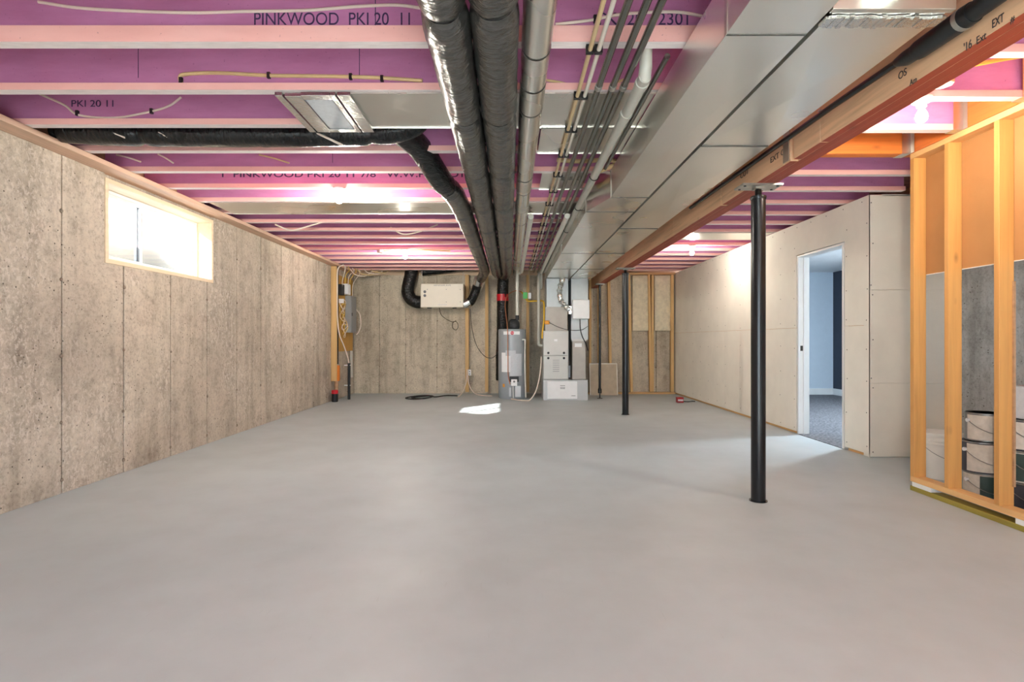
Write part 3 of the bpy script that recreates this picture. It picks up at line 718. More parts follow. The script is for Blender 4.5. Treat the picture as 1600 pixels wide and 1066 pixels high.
hb = thing('humidifier', 'white boxy humidifier mounted on the return drop beside the furnace', 'humidifier', (1.28, 10.15, 1.48))
MB().box(1.13, 1.435, 10.03, 10.20, 1.475, 1.825).build('cover', 'label_white', hb, bevel=0.02)
MB().box(1.15, 1.415, 10.20, 10.218, 1.49, 1.81).build('back_plate', 'furnace_grey', hb)
MB().box(1.06, 1.13, 10.10, 10.19, 1.56, 1.72).build('bypass_collar', 'foil', hb, bevel=0.01)
cable('drain_hose', 'black drain hose hanging from the white humidifier box', [(1.27, 10.12, 1.475), (1.275, 10.1, 1.3), (1.31, 10.1, 1.16), (1.38, 10.15, 1.03), (1.44, 10.3, 0.9)], 0.009, 'cable_black', 'hose')
fp = thing('flue_pipe', 'black pipe standing between the furnace and the return drop', 'pipe', (1.10, 10.4, 0.37))
MB().tube(smooth_path([(1.098, 10.35, 0.375), (1.098, 10.35, 1.2), (1.098, 10.35, 1.9), (1.105, 10.35, 2.2)]), 0.026, 14).build('pipe', 'abs_black', fp, smooth=True)
MB().box(1.075, 1.118, 10.318, 10.324, 0.40, 0.62).build('paper_label', 'label_grey', fp)

# ------------------------------------------------------------------ insulated flexible ducts
def flex(name, label, pts, r, seg, mat, sub=10, phase=0.0, n=32, bulge=0.24, strap=True, cat='duct', group=None, rough=0.05, sf='sleeve_section', first=None):
    path = resample(smooth_path(pts, sub), 0.0225)
    t = thing(name, label, cat, path[0], group)
    L = [0.0]
    for a, b in zip(path[:-1], path[1:]): L.append(L[-1]+(b-a).length)
    s0 = 0; start = 0.0; bound = []
    nxt = seg*(1-phase)
    for i, l in enumerate(L):
        if l >= nxt or i == len(L)-1:
            if i-s0 >= 2: bound.append((s0, i))
            s0 = i; nxt += seg
    for (i0, i1) in bound:
        pp = path[i0:i1+1]; rr = []
        for q, p in enumerate(pp):
            u = q/max(1, len(pp)-1); dl = (len(pp)-1)*0.0225; a_ = min(1, u*dl/0.10); b_ = min(1, (1-u)*dl/0.07); sm_ = lambda q_: q_*(2-q_)
            base = r*(1-bulge*(1-sm_(a_))*0.7)*(1-bulge*(1-sm_(b_)))
            def rad(a, base=base, p=p):
                v = mnoise.noise((math.cos(a)*2.1+p.x*5, math.sin(a)*2.1+p.y*5, p.z*5))
                w = mnoise.noise((math.cos(a)*3+p.x*26, p.y*26+math.sin(a)*3, p.z*26))
                k_ = mnoise.noise((a*1.3+p.x*9+p.y*14, p.y*34+a*0.8, p.z*34+p.x*30))
                return base*(1+rough*v+rough*0.5*w+rough*0.9*(abs(k_)**0.6-0.5))
            rr.append(rad)
        MB().tube(pp, rr, n).build(sf, first if (first and i0 == 0) else mat, t, smooth=True)
        if strap and i1 < len(path)-1:
            d = (path[i1]-path[i1-1]).normalized()*0.018
            MB().tube([path[i1]-d, path[i1]+d], r*(1-bulge)*1.04, 24).build('strap', 'strap_black', t, smooth=True)
    return t
flex('insulated_duct', 'foil grey insulated duct, first of the pair nearer the window wall', [(-0.25, 1.05, 2.345), (-0.25, 4, 2.345), (-0.25, 7, 2.345), (-0.25, 9.6, 2.345), (-0.24, 10.35, 2.34), (-0.23, 10.8, 2.40), (-0.23, 11.1, 2.56)], 0.094, 1.0, 'sleeve_y', group='insulated ducts along the ceiling')
flex('insulated_duct', 'foil grey insulated duct between its twin and the bare metal pipe', [(-0.06, 1.05, 2.345), (-0.06, 4, 2.345), (-0.06, 7, 2.345), (-0.06, 9.6, 2.345), (-0.075, 10.4, 2.345), (-0.12, 10.78, 2.33)], 0.096, 1.0, 'sleeve_y', phase=0.01, group='insulated ducts along the ceiling')
flex('insulated_duct', 'shorter insulated duct dropping out of the joists to join the pair', [(-0.80, 3.82, 2.56), (-0.66, 4.05, 2.50), (-0.55, 4.42, 2.37), (-0.475, 4.85, 2.345), (-0.455, 6, 2.345), (-0.455, 8, 2.345), (-0.455, 9.9, 2.345), (-0.50, 10.45, 2.33), (-0.57, 10.75, 2.26)], 0.090, 0.82, 'sleeve_y', first='sleeve_z', group='insulated ducts along the ceiling')
flex('insulated_duct', 'black plastic wrapped duct lying crosswise between two joists', [(-3.1, 3.80, 2.53), (-2.6, 3.79, 2.505), (-2.0, 3.79, 2.50), (-1.3, 3.79, 2.50), (-0.85, 3.79, 2.515), (-0.66, 3.80, 2.57), (-0.62, 3.80, 2.66)], 0.084, 1.55, 'sleeve_x', phase=0.62, strap=False, group='insulated ducts along the ceiling')
vd = flex('vertical_duct', 'black wrapped vertical duct with red tape beside the water heater', [(-0.13, 10.90, 2.40), (-0.14, 10.95, 2.2), (-0.145, 10.97, 1.9), (-0.15, 10.98, 1.5), (-0.16, 10.99, 1.1), (-0.17, 10.99, 0.7), (-0.17, 10.99, 0.3)], 0.112, 5, 'sleeve_z', strap=False, bulge=0.02)
MB().lathe([(0.1, 1.855), (0.119, 1.865), (0.117, 1.93), (0.12, 1.995), (0.1, 2.0)], (-0.146, 10.972, 0), 2, 24).build('red_tape', 'red_tape', vd, smooth=True)
flex('ventilation_hose', 'black bulging hose curving down into the cream ventilator box', [(-1.93, 10.98, 2.66), (-1.95, 10.98, 2.42), (-2.0, 10.98, 2.2), (-2.02, 11.0, 2.03), (-1.95, 11.0, 1.90), (-1.85, 11.0, 1.85), (-1.765, 11.0, 1.84)], 0.125, 5, 'sleeve_z', strap=False, bulge=0.02, rough=0.06)
flex('ventilation_hose', 'black hose lying level along the ceiling above the cream ventilator box', [(-1.78, 11.2, 2.47), (-1.4, 11.2, 2.51), (-1.0, 11.2, 2.56), (-0.72, 11.2, 2.58)], 0.085, 5, 'sleeve_x', strap=False, bulge=0.02)
rh = flex('ventilation_hose', 'black crinkled hose with foil taped ends joining the ventilator box', [(-0.62, 10.84, 2.24), (-0.66, 10.95, 2.12), (-0.70, 10.98, 2.0), (-0.77, 11.0, 1.87), (-0.84, 11.0, 1.82)], 0.088, 5, 'sleeve_z', strap=False, bulge=0.02, rough=0.08)
MB().tube([(-0.805, 11.0, 1.845), (-0.86, 11.0, 1.81), (-0.915, 11.0, 1.80)], 0.092, 18).build('foil_tape', 'foil', rh, smooth=True)
MB().tube([(-0.60, 10.80, 2.29), (-0.635, 10.88, 2.19)], 0.096, 18).build('foil_tape', 'foil', rh, smooth=True)
# bare round pipe
rp = thing('round_duct', 'bare galvanised round pipe beside the insulated ducts', 'duct', (0.115, 6, 2.39))
ys = [1.0, 2.45, 2.78, 3.08, 4.35, 4.75, 6.0, 7.5, 9.0, 10.9]
for i, (a, b) in enumerate(zip(ys[:-1], ys[1:])):
    MB().tube([(0.115, a, 2.39), (0.115, b-0.02, 2.39)], 0.0655-0.0006*(i % 2), 28).build('pipe_section', 'pipe_metal', rp, smooth=True)
    MB().tube([(0.115, b-0.02, 2.39), (0.115, b-0.014, 2.39)], 0.0662, 28).build('crimp_ring', 'seam_dark', rp, smooth=True)

# ------------------------------------------------------------------ pipes and conduits along the ceiling
def run(name, label, x, z, r, mat, y0, y1, cat='pipe', group=None, tail=None, n=12, rings=(), ringmat='pvc'):
    t = thing(name, label, cat, (x, y0, z), group)
    pts = [Vector((x, y0, z)), Vector((x, y1, z))]+[Vector(p) for p in (tail or [])]
    q = [pts[0]]
    for i in range(1, len(pts)-1):                    # rounded elbows
        a, b, c = pts[i-1], pts[i], pts[i+1]; e = min(0.07, (b-a).length*0.45, (c-b).length*0.45)
        p0 = b+(a-b).normalized()*e; p1 = b+(c-b).normalized()*e
        for k in range(7):
            u = k/6; q.append(p0*(1-u)**2+b*2*u*(1-u)+p1*u*u)
    q.append(pts[-1])
    MB().tube(q, r, n).build('pipe', mat, t, smooth=True)
    for y in rings: MB().tube([(x, y-0.02, z), (x, y+0.02, z)], r*1.18, n).build('coupling', ringmat, t, smooth=True)
    return t
for x, lab, mt in ((0.368, 'tan water pipe clipped under the joists', 'pex_tan'), (0.408, 'white water pipe clipped beside the tan one', 'pex_white')):
    t = run('water_pipe', lab, x, 2.434, 0.0105, mt, 1.0, 10.7, group='clipped water pipes', tail=[(x, 10.75, 2.2)] if x < 0.4 else None, n=10)
    for k in range(-1, 17):
        MB().box(x-0.018, x+0.018, JY(k)-0.012, JY(k)+0.012, 2.421, 2.4595).build('pipe_clip', 'strap_black', t)
for x, lab in ((0.455, 'dark steel conduit next to the white water pipe'), (0.527, 'dark steel conduit in the middle of the three'), (0.583, 'dark steel conduit next to the white drain pipe')):
    run('conduit_pipe', lab, x, 2.40, 0.0165, 'conduit', 1.0, 10.7, group='dark steel conduits', rings=(2.86, 5.9, 8.9), ringmat='plate_steel')
t = run('drain_pipe', 'white plastic drain pipe dropping from the joists and running to the furnace', 0.650, 2.365, 0.030, 'pvc_grey', 2.68, 10.30, rings=(2.75, 3.12), tail=[(0.53, 10.30, 2.33), (0.53, 10.30, 1.0), (0.60, 10.30, 0.99)], ringmat='pvc_grey')
MB().tube([(0.650, 2.70, 2.365), (0.648, 2.66, 2.40), (0.645, 2.64, 2.70)], 0.0305, 12).build('riser', 'pvc_grey', t, smooth=True)
for y in (4.3, 5.3, 6.4): MB().tube([(0.65+0.036*math.cos(a), y, 2.365+0.036*math.sin(a)) for a in [math.pi*i/8 for i in range(-8, 1)]], 0.004, 6).build('hanger_hook', 'thread_steel', t)
run('exhaust_pipe', 'white furnace exhaust pipe beside the longer drain pipe', 0.575, 2.345, 0.028, 'pvc', 5.6, 10.36, tail=[(0.575, 10.36, 2.10), (0.575, 10.5, 2.08)])
run('vent_pipe', 'white vent pipe beside the round metal duct, dropping to the water heater', 0.215, 2.372, 0.030, 'pvc', 5.75, 10.45, tail=[(0.135, 10.45, 2.35), (0.135, 10.50, 1.48)])
run('thin_conduit', 'single grey conduit slanting under the white metal pans', 0.735, 2.425, 0.014, 'conduit', 2.6, 4.3)
# black drain on the beam
bd = thing('waste_pipe', 'black waste pipe strapped along the beam with a rubber coupling', 'pipe', (1.615, 2, 2.28))
MB().tube([(1.608, 0.7, 2.240), (1.608, 1.97, 2.238)], 0.033, 24).build('thick_pipe', 'abs_black', bd, smooth=True)
MB().tube([(1.608, 1.93, 2.238), (1.608, 1.96, 2.238), (1.608, 2.18, 2.240), (1.608, 2.20, 2.240)], [0.037, 0.039, 0.037, 0.034], 24).build('rubber_coupling', 'abs_black', bd, smooth=True)
MB().tube([(1.608, 1.965, 2.238), (1.608, 1.985, 2.238)], 0.0400, 24).build('band_clamp', 'plate_steel', bd, smooth=True)
MB().tube([(1.608, 2.19, 2.240), (1.609, 2.26, 2.244), (1.613, 2.32, 2.256)], [0.031, 0.030, 0.018], 24).build('reducer', 'abs_black', bd, smooth=True)
MB().tube([(1.613, 2.30, 2.255), (1.618, 2.8, 2.272), (1.622, 5.0, 2.286)], 0.0155, 14).build('thin_pipe', 'pipe_shiny', bd, smooth=True)
for y in (2.9, 3.9): MB().box(1.606, 1.648, y-0.01, y+0.01, 2.290, 2.296).build('pipe_strap', 'galv_dull', bd)

# ------------------------------------------------------------------ cables on the joists
def jp(px, k, py=None, side=-0.012):
    d = JY(k)+side; return P(px, py, d)
def jcable(name, label, k, pts, mat='cable_white', r=0.007, clips=(), side=-0.012, group='cables stapled to the joists'):
    t = thing(name, label, 'cable', P(pts[0][0], pts[0][1], JY(k)+side), group)
    MB().tube(smooth_path([P(x, y, JY(k)+side) for x, y in pts], 8), r, 8).build('sheath', mat, t, smooth=True)
    for x, y in clips:
        p = P(x, y, JY(k)+side); MB().box(p.x-0.008, p.x+0.008, p.y-0.010, p.y+0.008, p.z-0.016, p.z+0.016).build('staple', 'staple', t)
    return t
jcable('electrical_cable', 'white cable drooping along the printed joist', 0, [(60, 3), (120, 12), (200, 17), (300, 20), (380, 18), (480, 16), (560, 10), (620, 8), (660, 13)])
jcable('electrical_cable', 'beige cable stapled straight along the plain joist before the printed one', 1, [(283, 130), (281, 121), (290, 116), (340, 114), (420, 118), (500, 119), (580, 121), (660, 126)], r=0.010, mat='cable_tan', clips=((283, 126), (420, 118), (548, 120), (597, 123)))
jcable('electrical_cable', 'white cable looping down across the bay beside the filter frame', 2, [(60, 146), (100, 164), (124, 180), (180, 184), (237, 174), (265, 165), (283, 152)], clips=((237, 174), (121, 177)))
jcable('electrical_cable', 'white cable bowing under the joists between the dark conduits', 0, [(868, 38), (920, 32), (960, 24), (1000, 20), (1060, 19), (1110, 28)], clips=((930, 30),))
jcable('electrical_cable', 'tan cable looping beneath the round metal duct', 1, [(852, 125), (880, 130), (905, 140), (930, 138), (960, 130), (985, 120)], mat='cable_tan')
jcable('electrical_cable', 'white cable sagging in a shallow bow beyond the long metal pan', 8, [(430, 351), (455, 360), (480, 354), (505, 347)], r=0.009)
jcable('electrical_cable', 'white cable sagging in a wide bow nearer the insulated ducts', 9, [(610, 355), (630, 366), (655, 362), (684, 351)], r=0.009)
for px, py, qx, qy, k, lab in ((182, 242, 220, 253, 4, 'short white cable end poking out beside the sill plate'), (247, 241, 271, 255, 4, 'short white cable end hanging a little further from the sill plate'), (405, 242, 452, 255, 4, 'short dark cable end slanting under the crosswise black duct'),
                           (470, 198, 535, 227, 2.6, 'flat grey strap slanting across the crosswise black duct'), (160, 203, 196, 215, 2.6, 'pale strap crossing the crosswise black duct by the wall'), (235, 202, 262, 214, 2.6, 'second pale strap crossing the crosswise black duct')):
    d = JY(k)-0.06
    cable('cable_end', lab, [P(px, py, d-0.05), P((px+qx)/2, (py+qy)/2-1, d-0.06), P(qx, qy, d-0.05)], 0.006 if k > 3 else 0.008, 'cable_tan' if px == 405 else 'seam_dark' if px == 441 else 'cable_white', group='cable ends under the joists')
cable('orange_cable', 'orange cable swagging above the bulb by the stud partition', [(2.92, 2.86, 2.60), (2.6, 2.88, 2.56), (2.4, 2.9, 2.53), (2.25, 2.93, 2.52), (2.1, 2.95, 2.60)], 0.011, 'orange_cable')
cable('cable_bundle', 'tan cable bundle bending over the rectangular duct', [P(870, 250, 4.25), P(905, 252, 4.25), P(950, 250, 4.3), P(962, 256, 4.35), P(930, 272, 4.5), P(918, 290, 4.75)], 0.017, 'cable_tan')

# ------------------------------------------------------------------ bare bulbs
def lamp(x, y, label, z=JB, glow='bulb_warm'):
    t = thing('light_bulb', label, 'lamp', (x, y, z), 'bare bulbs on the joists')
    MB().lathe([(0.052, z-0.001), (0.054, z-0.012), (0.046, z-0.024), (0.026, z-0.034), (0.024, z-0.050), (0.014, z-0.052)], (x, y, 0), 2, 24).build('lamp_holder', 'porcelain', t, smooth=True)
    MB().lathe([(0.013, z-0.052), (0.014, z-0.068), (0.022, z-0.082), (0.029, z-0.098), (0.030, z-0.112), (0.024, z-0.128), (0.010, z-0.138), (0.001, z-0.140)], (x, y, 0), 2, 24).build('bulb', glow, t, smooth=True)
    return t
la = lamp(2.31, JY(1)+JO-0.02, 'glowing bare bulb beside the beam and the stud partition', JB-0.002, 'bulb_small')
MB().lathe([(0.055, JB+0.002), (0.055, JB+0.04)], (2.31, 2.98, 0), 2, 8).build('junction_box', 'galv_dull', la)
lamp(-1.53, 4.98, 'glowing bare bulb by the window in front of the long metal pan', JB-0.002)
lb = lamp(-1.58, JY(12)-0.04, 'glowing bare bulb above the cream ventilator box', JB-0.002)
bxx = MB().lathe([(0.05, JB-0.05), (0.05, JB-0.004)], (-1.95, JY(12)-0.04, 0), 2, 8).build('junction_box', 'galv_dull', lb)
MB().tube([(-1.95, JY(12)-0.04, JB-0.02), (-1.3, JY(12)-0.05, JB-0.012), (-0.9, JY(12)-0.03, JB-0.02)], 0.012, 8).build('feed_cable', 'cable_tan', lb, smooth=True)
lamp(2.62, JY(11)+JO, 'glowing bare bulb over the long drywall partition', JB-0.002, 'bulb_dim')
lamp(2.2, JY(-7), 'bare fill bulb added over the floor behind the camera', JB-0.002, 'bulb_dim')  # fill bulb added behind the camera to light the room
MB().box(2.1, 2.3, JY(-7)-0.04, JY(-7)+0.04, JB, SF-0.001).build('joist_block', 'joist_flange', ce)

# ------------------------------------------------------------------ ventilator, heater and the utility corner
hv = thing('ventilator_box', 'cream metal heat recovery ventilator hung on the end wall', 'ventilator', (-1.33, 11.0, 1.74))
MB().box(-1.755, -0.915, 10.92, 11.36, 1.735, 2.20).build('cabinet', 'hrv_cream', hv, bevel=0.006)
fd = MB().box(-1.75, -0.92, 10.905, 10.92, 1.74, 2.195).build('front_door', 'hrv_cream', hv, bevel=0.005)
text('VENMAR AVS', (-1.33, 10.9035, 2.165), FRONT, 0.038, 'text_grey', fd, sx=1.5)
text('VENMAR', (-1.33, 10.9035, 1.785), FRONT, 0.032, 'label_grey', fd, sx=1.5)
for z in (2.04, 1.965): MB().lathe([(0.028, -0.003), (0.028, 0)], (-1.67, 10.905, z), 1, 18).build('round_badge', 'text_grey', fd)
for x in (-1.62, -1.25, -0.975):
    for z in (2.085, 1.84):
        if x > -1.6 or z > 2: MB().lathe([(0.008, -0.004), (0.008, 0)], (x, 10.905, z), 1, 8).build('screw_head', 'text_grey', fd)
for x in (-1.74, -0.93): MB().tube([(x, 11.0, 2.2), (x, 11.0, JB)], 0.005, 6).build('hanger_chain', 'plate_steel', hv)
for x in (-1.6, -1.1): MB().box(x-0.04, x+0.04, 11.0, 11.08, 1.722, 1.735).build('drain_port', 'dark_knob', hv)
cable('drain_hose', 'thin grey drain hose looped below the cream ventilator box', [(-1.4, 11.0, 1.73), (-1.36, 11.1, 1.58), (-1.2, 11.3, 1.47), (-1.1, 11.36, 1.47), (-1.06, 11.36, 1.38), (-1.1, 11.36, 1.30), (-1.17, 11.36, 1.34), (-1.17, 11.36, 1.44), (-1.1, 11.34, 1.49)], 0.006, 'conduit', 'hose')
cable('power_cable', 'thin dark cord hanging in a long loop from a stud to the water heater', [(-0.80, 11.22, 1.72), (-0.77, 11.22, 1.35), (-0.68, 11.2, 1.0), (-0.52, 11.15, 0.78), (-0.36, 11.0, 0.74), (-0.24, 10.85, 0.85), (-0.16, 10.8, 1.05), (-0.10, 10.75, 1.29)], 0.006, 'cable_black', 'cord')
t = thing('wall_outlet', 'white surface outlet on a stud above the coiled floor hose', 'outlet', (-0.82, 11.24, 0.45))
MB().box(-0.845, -0.785, 11.205, 11.248, 0.38, 0.50).build('box', 'label_white', t, bevel=0.004)
for z in (0.41, 0.46): MB().box(-0.825, -0.805, 11.203, 11.205, z-0.012, z+0.012).build('socket', 'text_grey', t)
cable('white_cable', 'white cord falling from the outlet onto the floor beside the coiled hose', [(-0.86, 11.2, 0.5), (-0.88, 11.15, 0.25), (-0.93, 11.0, 0.08), (-0.98, 10.7, 0.012), (-0.99, 10.6, 0.012)], 0.009, 'cable_white', 'cord')
cable('white_cable', 'white cord trailing over the floor towards the water heater', [(-0.85, 11.2, 0.38), (-0.82, 11.15, 0.2), (-0.72, 11.05, 0.05), (-0.55, 10.9, 0.012), (-0.35, 10.75, 0.012)], 0.009, 'cable_white', 'cord')
cable('floor_hose', 'black hose coiled loosely on the floor before the end wall', [(-1.02, 10.8, 0.014), (-1.25, 10.85, 0.012), (-1.42, 10.6, 0.012), (-1.6, 10.75, 0.013), (-1.85, 10.45, 0.012), (-1.6, 10.3, 0.012), (-1.45, 10.5, 0.035), (-1.7, 10.62, 0.035), (-1.95, 10.4, 0.013), (-1.75, 10.2, 0.012), (-1.5, 10.28, 0.03)], 0.011, 'cable_black', 'hose')

wh = thing('water_heater', 'grey cylindrical gas water heater with white labels', 'water heater', (0.04, 10.55, 0))
HX, HY, HR = 0.04, 10.55, 0.262
MB().lathe([(HR*0.97, 0.001), (HR, 0.02), (HR, 1.275), (HR*0.98, 1.295), (HR*0.9, 1.30)], (HX, HY, 0), 2, 48).build('tank', 'heater_grey', wh, smooth=True)
def curved(name, mat, a0, a1, z0, z1, parent, dr=0.002):
    m = MB(); n = 14
    for i in range(n+1):
        a = math.radians(a0+(a1-a0)*i/n)
        for rr in (HR-0.001, HR+dr):
            for z in (z0, z1): m.v.append((HX+rr*math.sin(a), HY-rr*math.cos(a), z))
    for i in range(n):
        b = i*4
        m.f += [(b+2, b+6, b+7, b+3), (b+1, b+3, b+7, b+5), (b, b+4, b+6, b+2), (b, b+1, b+5, b+4)]; m.m += [0]*4
    m.f += [(0, 2, 3, 1), (n*4, n*4+1, n*4+3, n*4+2)]; m.m += [0, 0]
    return m.build(name, mat, parent, smooth=True)
bn = curved('maker_band', 'label_white', -38, 32, 1.195, 1.255, wh)
MB().lathe([(0.034, -0.004), (0.034, 0)], (HX, HY-HR-0.002, 1.225), 1, 20).build('round_logo', 'red_tape', bn)
text('Rheem', (HX, HY-HR-0.0072, 1.225), FRONT, 0.022, 'label_white', bn)
curved('paper_label', 'label_white', -48, -8, 0.50, 0.86, wh)
curved('paper_label', 'label_grey', -28, 14, 0.80, 0.90, wh, 0.003)
curved('paper_label', 'label_grey', -10, 42, 0.43, 0.84, wh)
curved('orange_sticker', 'orange_sticker', -42, -32, 0.22, 0.28, wh)
MB().box(0.02, 0.13, 10.235, 10.30, 0.25, 0.37).build('gas_valve', 'label_white', wh, bevel=0.006)
MB().box(-0.01, 0.16, 10.262, 10.31, 0.32, 0.42).build('valve_hood', 'dark_knob', wh, bevel=0.006)
MB().lathe([(0.018, -0.02), (0.02, 0)], (0.075, 10.235, 0.33), 1, 14).build('valve_knob', 'text_grey', wh, smooth=True)
MB().tube([(0.055, 10.265, 0.25), (0.055, 10.265, 0.03)], 0.022, 10).build('burner_pipe', 'furnace_base', wh, smooth=True)
MB().box(-0.02, 0.02, 10.262, 10.30, 0.05, 0.22).build('access_door', 'label_grey', wh, bevel=0.003)
MB().box(0.09, 0.20, 10.272, 10.33, 0.04, 0.25).build('access_door', 'furnace_base', wh, bevel=0.003)
MB().tube([(0.28, 10.37, 1.10), (0.275, 10.36, 0.6), (0.29, 10.34, 0.03)], 0.013, 10).build('relief_pipe', 'pvc', wh, smooth=True)
MB().box(0.225, 0.29, 10.36, 10.43, 1.09, 1.115).build('relief_valve', 'plate_steel', wh)
bl = MB().lathe([(0.10, 1.302), (0.11, 1.33), (0.11, 1.42), (0.08, 1.47), (0.05, 1.49)], (0.07, 10.52, 0), 2, 20).build('vent_blower', 'abs_black', wh, smooth=True)
for i in range(5): MB().box(0.0, 0.16, 10.40-0.002, 10.41, 1.325+i*0.03, 1.335+i*0.03).build('blower_fin', 'dark_knob', bl)
MB().lathe([(0.036, 1.47), (0.036, 1.56)], (0.135, 10.50, 0), 2, 18).build('outlet_coupling', 'dark_knob', wh, smooth=True)
cable('copper_tube', 'thin copper tube arching down over the front of the water heater', [(0.22, 10.5, 2.0), (0.12, 10.45, 2.02), (0.0, 10.38, 1.97), (-0.075, 10.33, 1.86), (-0.09, 10.31, 1.7), (-0.06, 10.27, 1.45), (-0.045, 10.272, 1.2), (-0.04, 10.27, 0.8), (-0.035, 10.268, 0.45), (0.0, 10.262, 0.28)], 0.008, 'copper', 'pipe')
gp = thing('gas_pipe', 'yellow gas pipe with a shutoff valve behind the white vent pipes', 'pipe', (0.5, 10.55, 1.2))
MB().tube(smooth_path([(0.20, 10.6, 2.02), (0.30, 10.6, 1.93), (0.33, 10.6, 1.84), (0.50, 10.6, 1.84), (0.60, 10.45, 1.83), (0.625, 10.3, 1.78), (0.625, 10.24, 1.6), (0.62, 10.2, 1.45), (0.60, 10.2, 1.3), (0.585, 10.2, 1.12)]), 0.014, 10).build('pipe', 'gas_yellow', gp, smooth=True)
MB().box(0.63, 0.72, 10.135, 10.158, 1.38, 1.45).build('valve', 'orange_sticker', gp, bevel=0.01)
MB().box(0.245, 0.33, 10.55, 10.57, 1.88, 2.0).build('tag_card', 'green_tag', gp)
MB().box(0.345, 0.40, 10.55, 10.58, 1.88, 1.99).build('regulator', 'label_white', gp, bevel=0.004)
cable('condensate_hose', 'pale condensate hose running down from the furnace to the floor', [(0.57, 10.2, 0.79), (0.56, 10.15, 0.6), (0.52, 10.12, 0.35), (0.46, 10.05, 0.16), (0.36, 9.95, 0.03), (0.28, 9.9, 0.015), (0.1, 10.1, 0.013), (0.02, 10.22, 0.013)], 0.011, 'cable_white', 'hose')
cable('sensor_wire', 'thin dark wire sagging across the furnace plenum', [(0.70, 10.13, 1.42), (0.85, 10.11, 1.34), (1.0, 10.1, 1.29), (1.15, 10.1, 1.27), (1.3, 10.1, 1.28), (1.42, 10.12, 1.35)], 0.005, 'cable_black', 'wire')

# leaning board and the small red box
bd2 = thing('leaning_board', 'speckled tan board leaning against the end wall studs', 'board', (1.85, 11.05, 0))
o = MB(); o.obox((1.855, 11.06, 0.315), (0.275, 0, 0), (0, 0.006, 0.002), (0, 0.045, 0.31)); o.build('panel', 'board_tan', bd2)
for x in (1.584, 2.126): 
    o = MB(); o.obox((x, 11.058, 0.315), (0.007, 0, 0), (0, 0.010, 0.002), (0, 0.045, 0.312)); o.build('edge_strip', 'gypsum_edge', bd2)
o = MB(); o.obox((1.855, 11.10, 0.622), (0.275, 0, 0), (0, 0.010, 0.002), (0, 0.001, 0.008)); o.build('edge_strip', 'gypsum_edge', bd2)
rb = thing('red_carton', 'small red carton on the floor below the drywall partition', 'box', (2.97, 9.75, 0))
MB().box(2.915, 3.025, 9.70, 9.80, 0.001, 0.085).build('body', 'red_box', rb, bevel=0.003)
MB().box(2.925, 3.015, 9.698, 9.70, 0.03, 0.06).build('printed_band', 'label_grey', rb)
MB().box(2.912, 3.028, 9.70, 9.80, 0.086, 0.092).build('flap', 'red_box', rb)
cable('floor_wire', 'short dark wire on the floor beside the red carton', [(3.06, 9.85, 0.008), (3.14, 9.8, 0.009), (3.22, 9.88, 0.008), (3.28, 9.86, 0.008)], 0.008, 'cable_black', 'wire')

# ------------------------------------------------------------------ electrical corner on the long wall
po = thing('timber_post', 'upright orange tinted timber post by the electrical board', 'post', (-3.14, 9.95, 0.35))
MB().box(-3.195, -3.095, 9.93, 9.97, 0.36, 2.415).build('post', 'stud_back', po, bevel=0.003)
MB().box(-3.196, -3.06, 9.98, 10.02, 0.36, 0.64).build('cleat_block', 'orange_wood', po, bevel=0.003)
pb = tag(MB().box(-3.195, -3.178, 10.15, 11.25, 0.88, 2.30).build('plywood_backboard', 'plywood', bevel=0.002), 'plywood backboard carrying the breaker panel', 'board')
ep = thing('breaker_panel', 'grey breaker panel on the plywood backboard', 'breaker panel', (-3.1, 10.9, 1.24))
MB().box(-3.177, -3.065, 10.72, 11.10, 1.24, 1.95).build('body', 'panel_grey', ep, bevel=0.004)
dp = MB().box(-3.065, -3.058, 10.74, 11.08, 1.27, 1.92).build('door', 'panel_grey', ep, bevel=0.003)
MB().box(-3.058, -3.05, 10.75, 10.78, 1.56, 1.62).build('latch', 'dark_knob', dp)
mb_ = thing('meter_box', 'white utility box above the breaker panel', 'box', (-3.1, 10.6, 1.95))
MB().box(-3.177, -3.07, 10.52, 10.72, 1.96, 2.16).build('body', 'label_white', mb_, bevel=0.006)
MB().box(-3.07, -3.062, 10.54, 10.70, 1.98, 2.14).build('lid', 'label_white', mb_, bevel=0.004)
rt = thing('router', 'small black device with white plugs beside the utility box', 'router', (-3.12, 10.35, 1.9))
MB().box(-3.177, -3.11, 10.30, 10.46, 1.93, 2.13).build('body', 'dark_knob', rt, bevel=0.006)
MB().box(-3.11, -3.09, 10.33, 10.37, 1.78, 1.86).box(-3.177, -3.11, 10.33, 10.37, 1.78, 1.86).build('plug', 'label_white', rt, bevel=0.003)
ORD = ['first', 'second', 'third', 'fourth', 'fifth', 'sixth', 'seventh']
for i in range(7):
    zc = 1.72-0.075*i; pts = []
    for a in range(17):
        th = 2*math.pi*a/16*1.0
        pts.append((-3.13+0.035*math.sin(th*2+i), 10.42+0.10*math.sin(th)+0.02*i, zc+0.13*math.cos(th)))
    cable('cable_coil', f"{'yellow' if i % 2 else 'white'} cable coil on the plywood backboard, {ORD[i]} from the top", pts, 0.0065, 'cable_yellow' if i % 2 else 'cable_white', group='yellow and white coils on the backboard', sub=3, n=6)
for i, (yy, zz) in enumerate(((10.3, 2.2), (10.5, 2.3), (10.7, 2.3), (10.8, 2.25), (11.0, 2.2))):
    cable('feed_cable', f"{'yellow' if i % 2 else 'cream'} feed cable arching into the electrical board, {ORD[i]} from the timber post", [(-3.0+0.02*i, yy-0.25, 2.445), (-3.02+0.02*i, yy-0.1, 2.40), (-3.1, yy, zz), (-3.13, yy+0.06, 1.95)], 0.008, 'cable_yellow' if i % 2 else 'cable_white', group='feed cables above the electrical board')
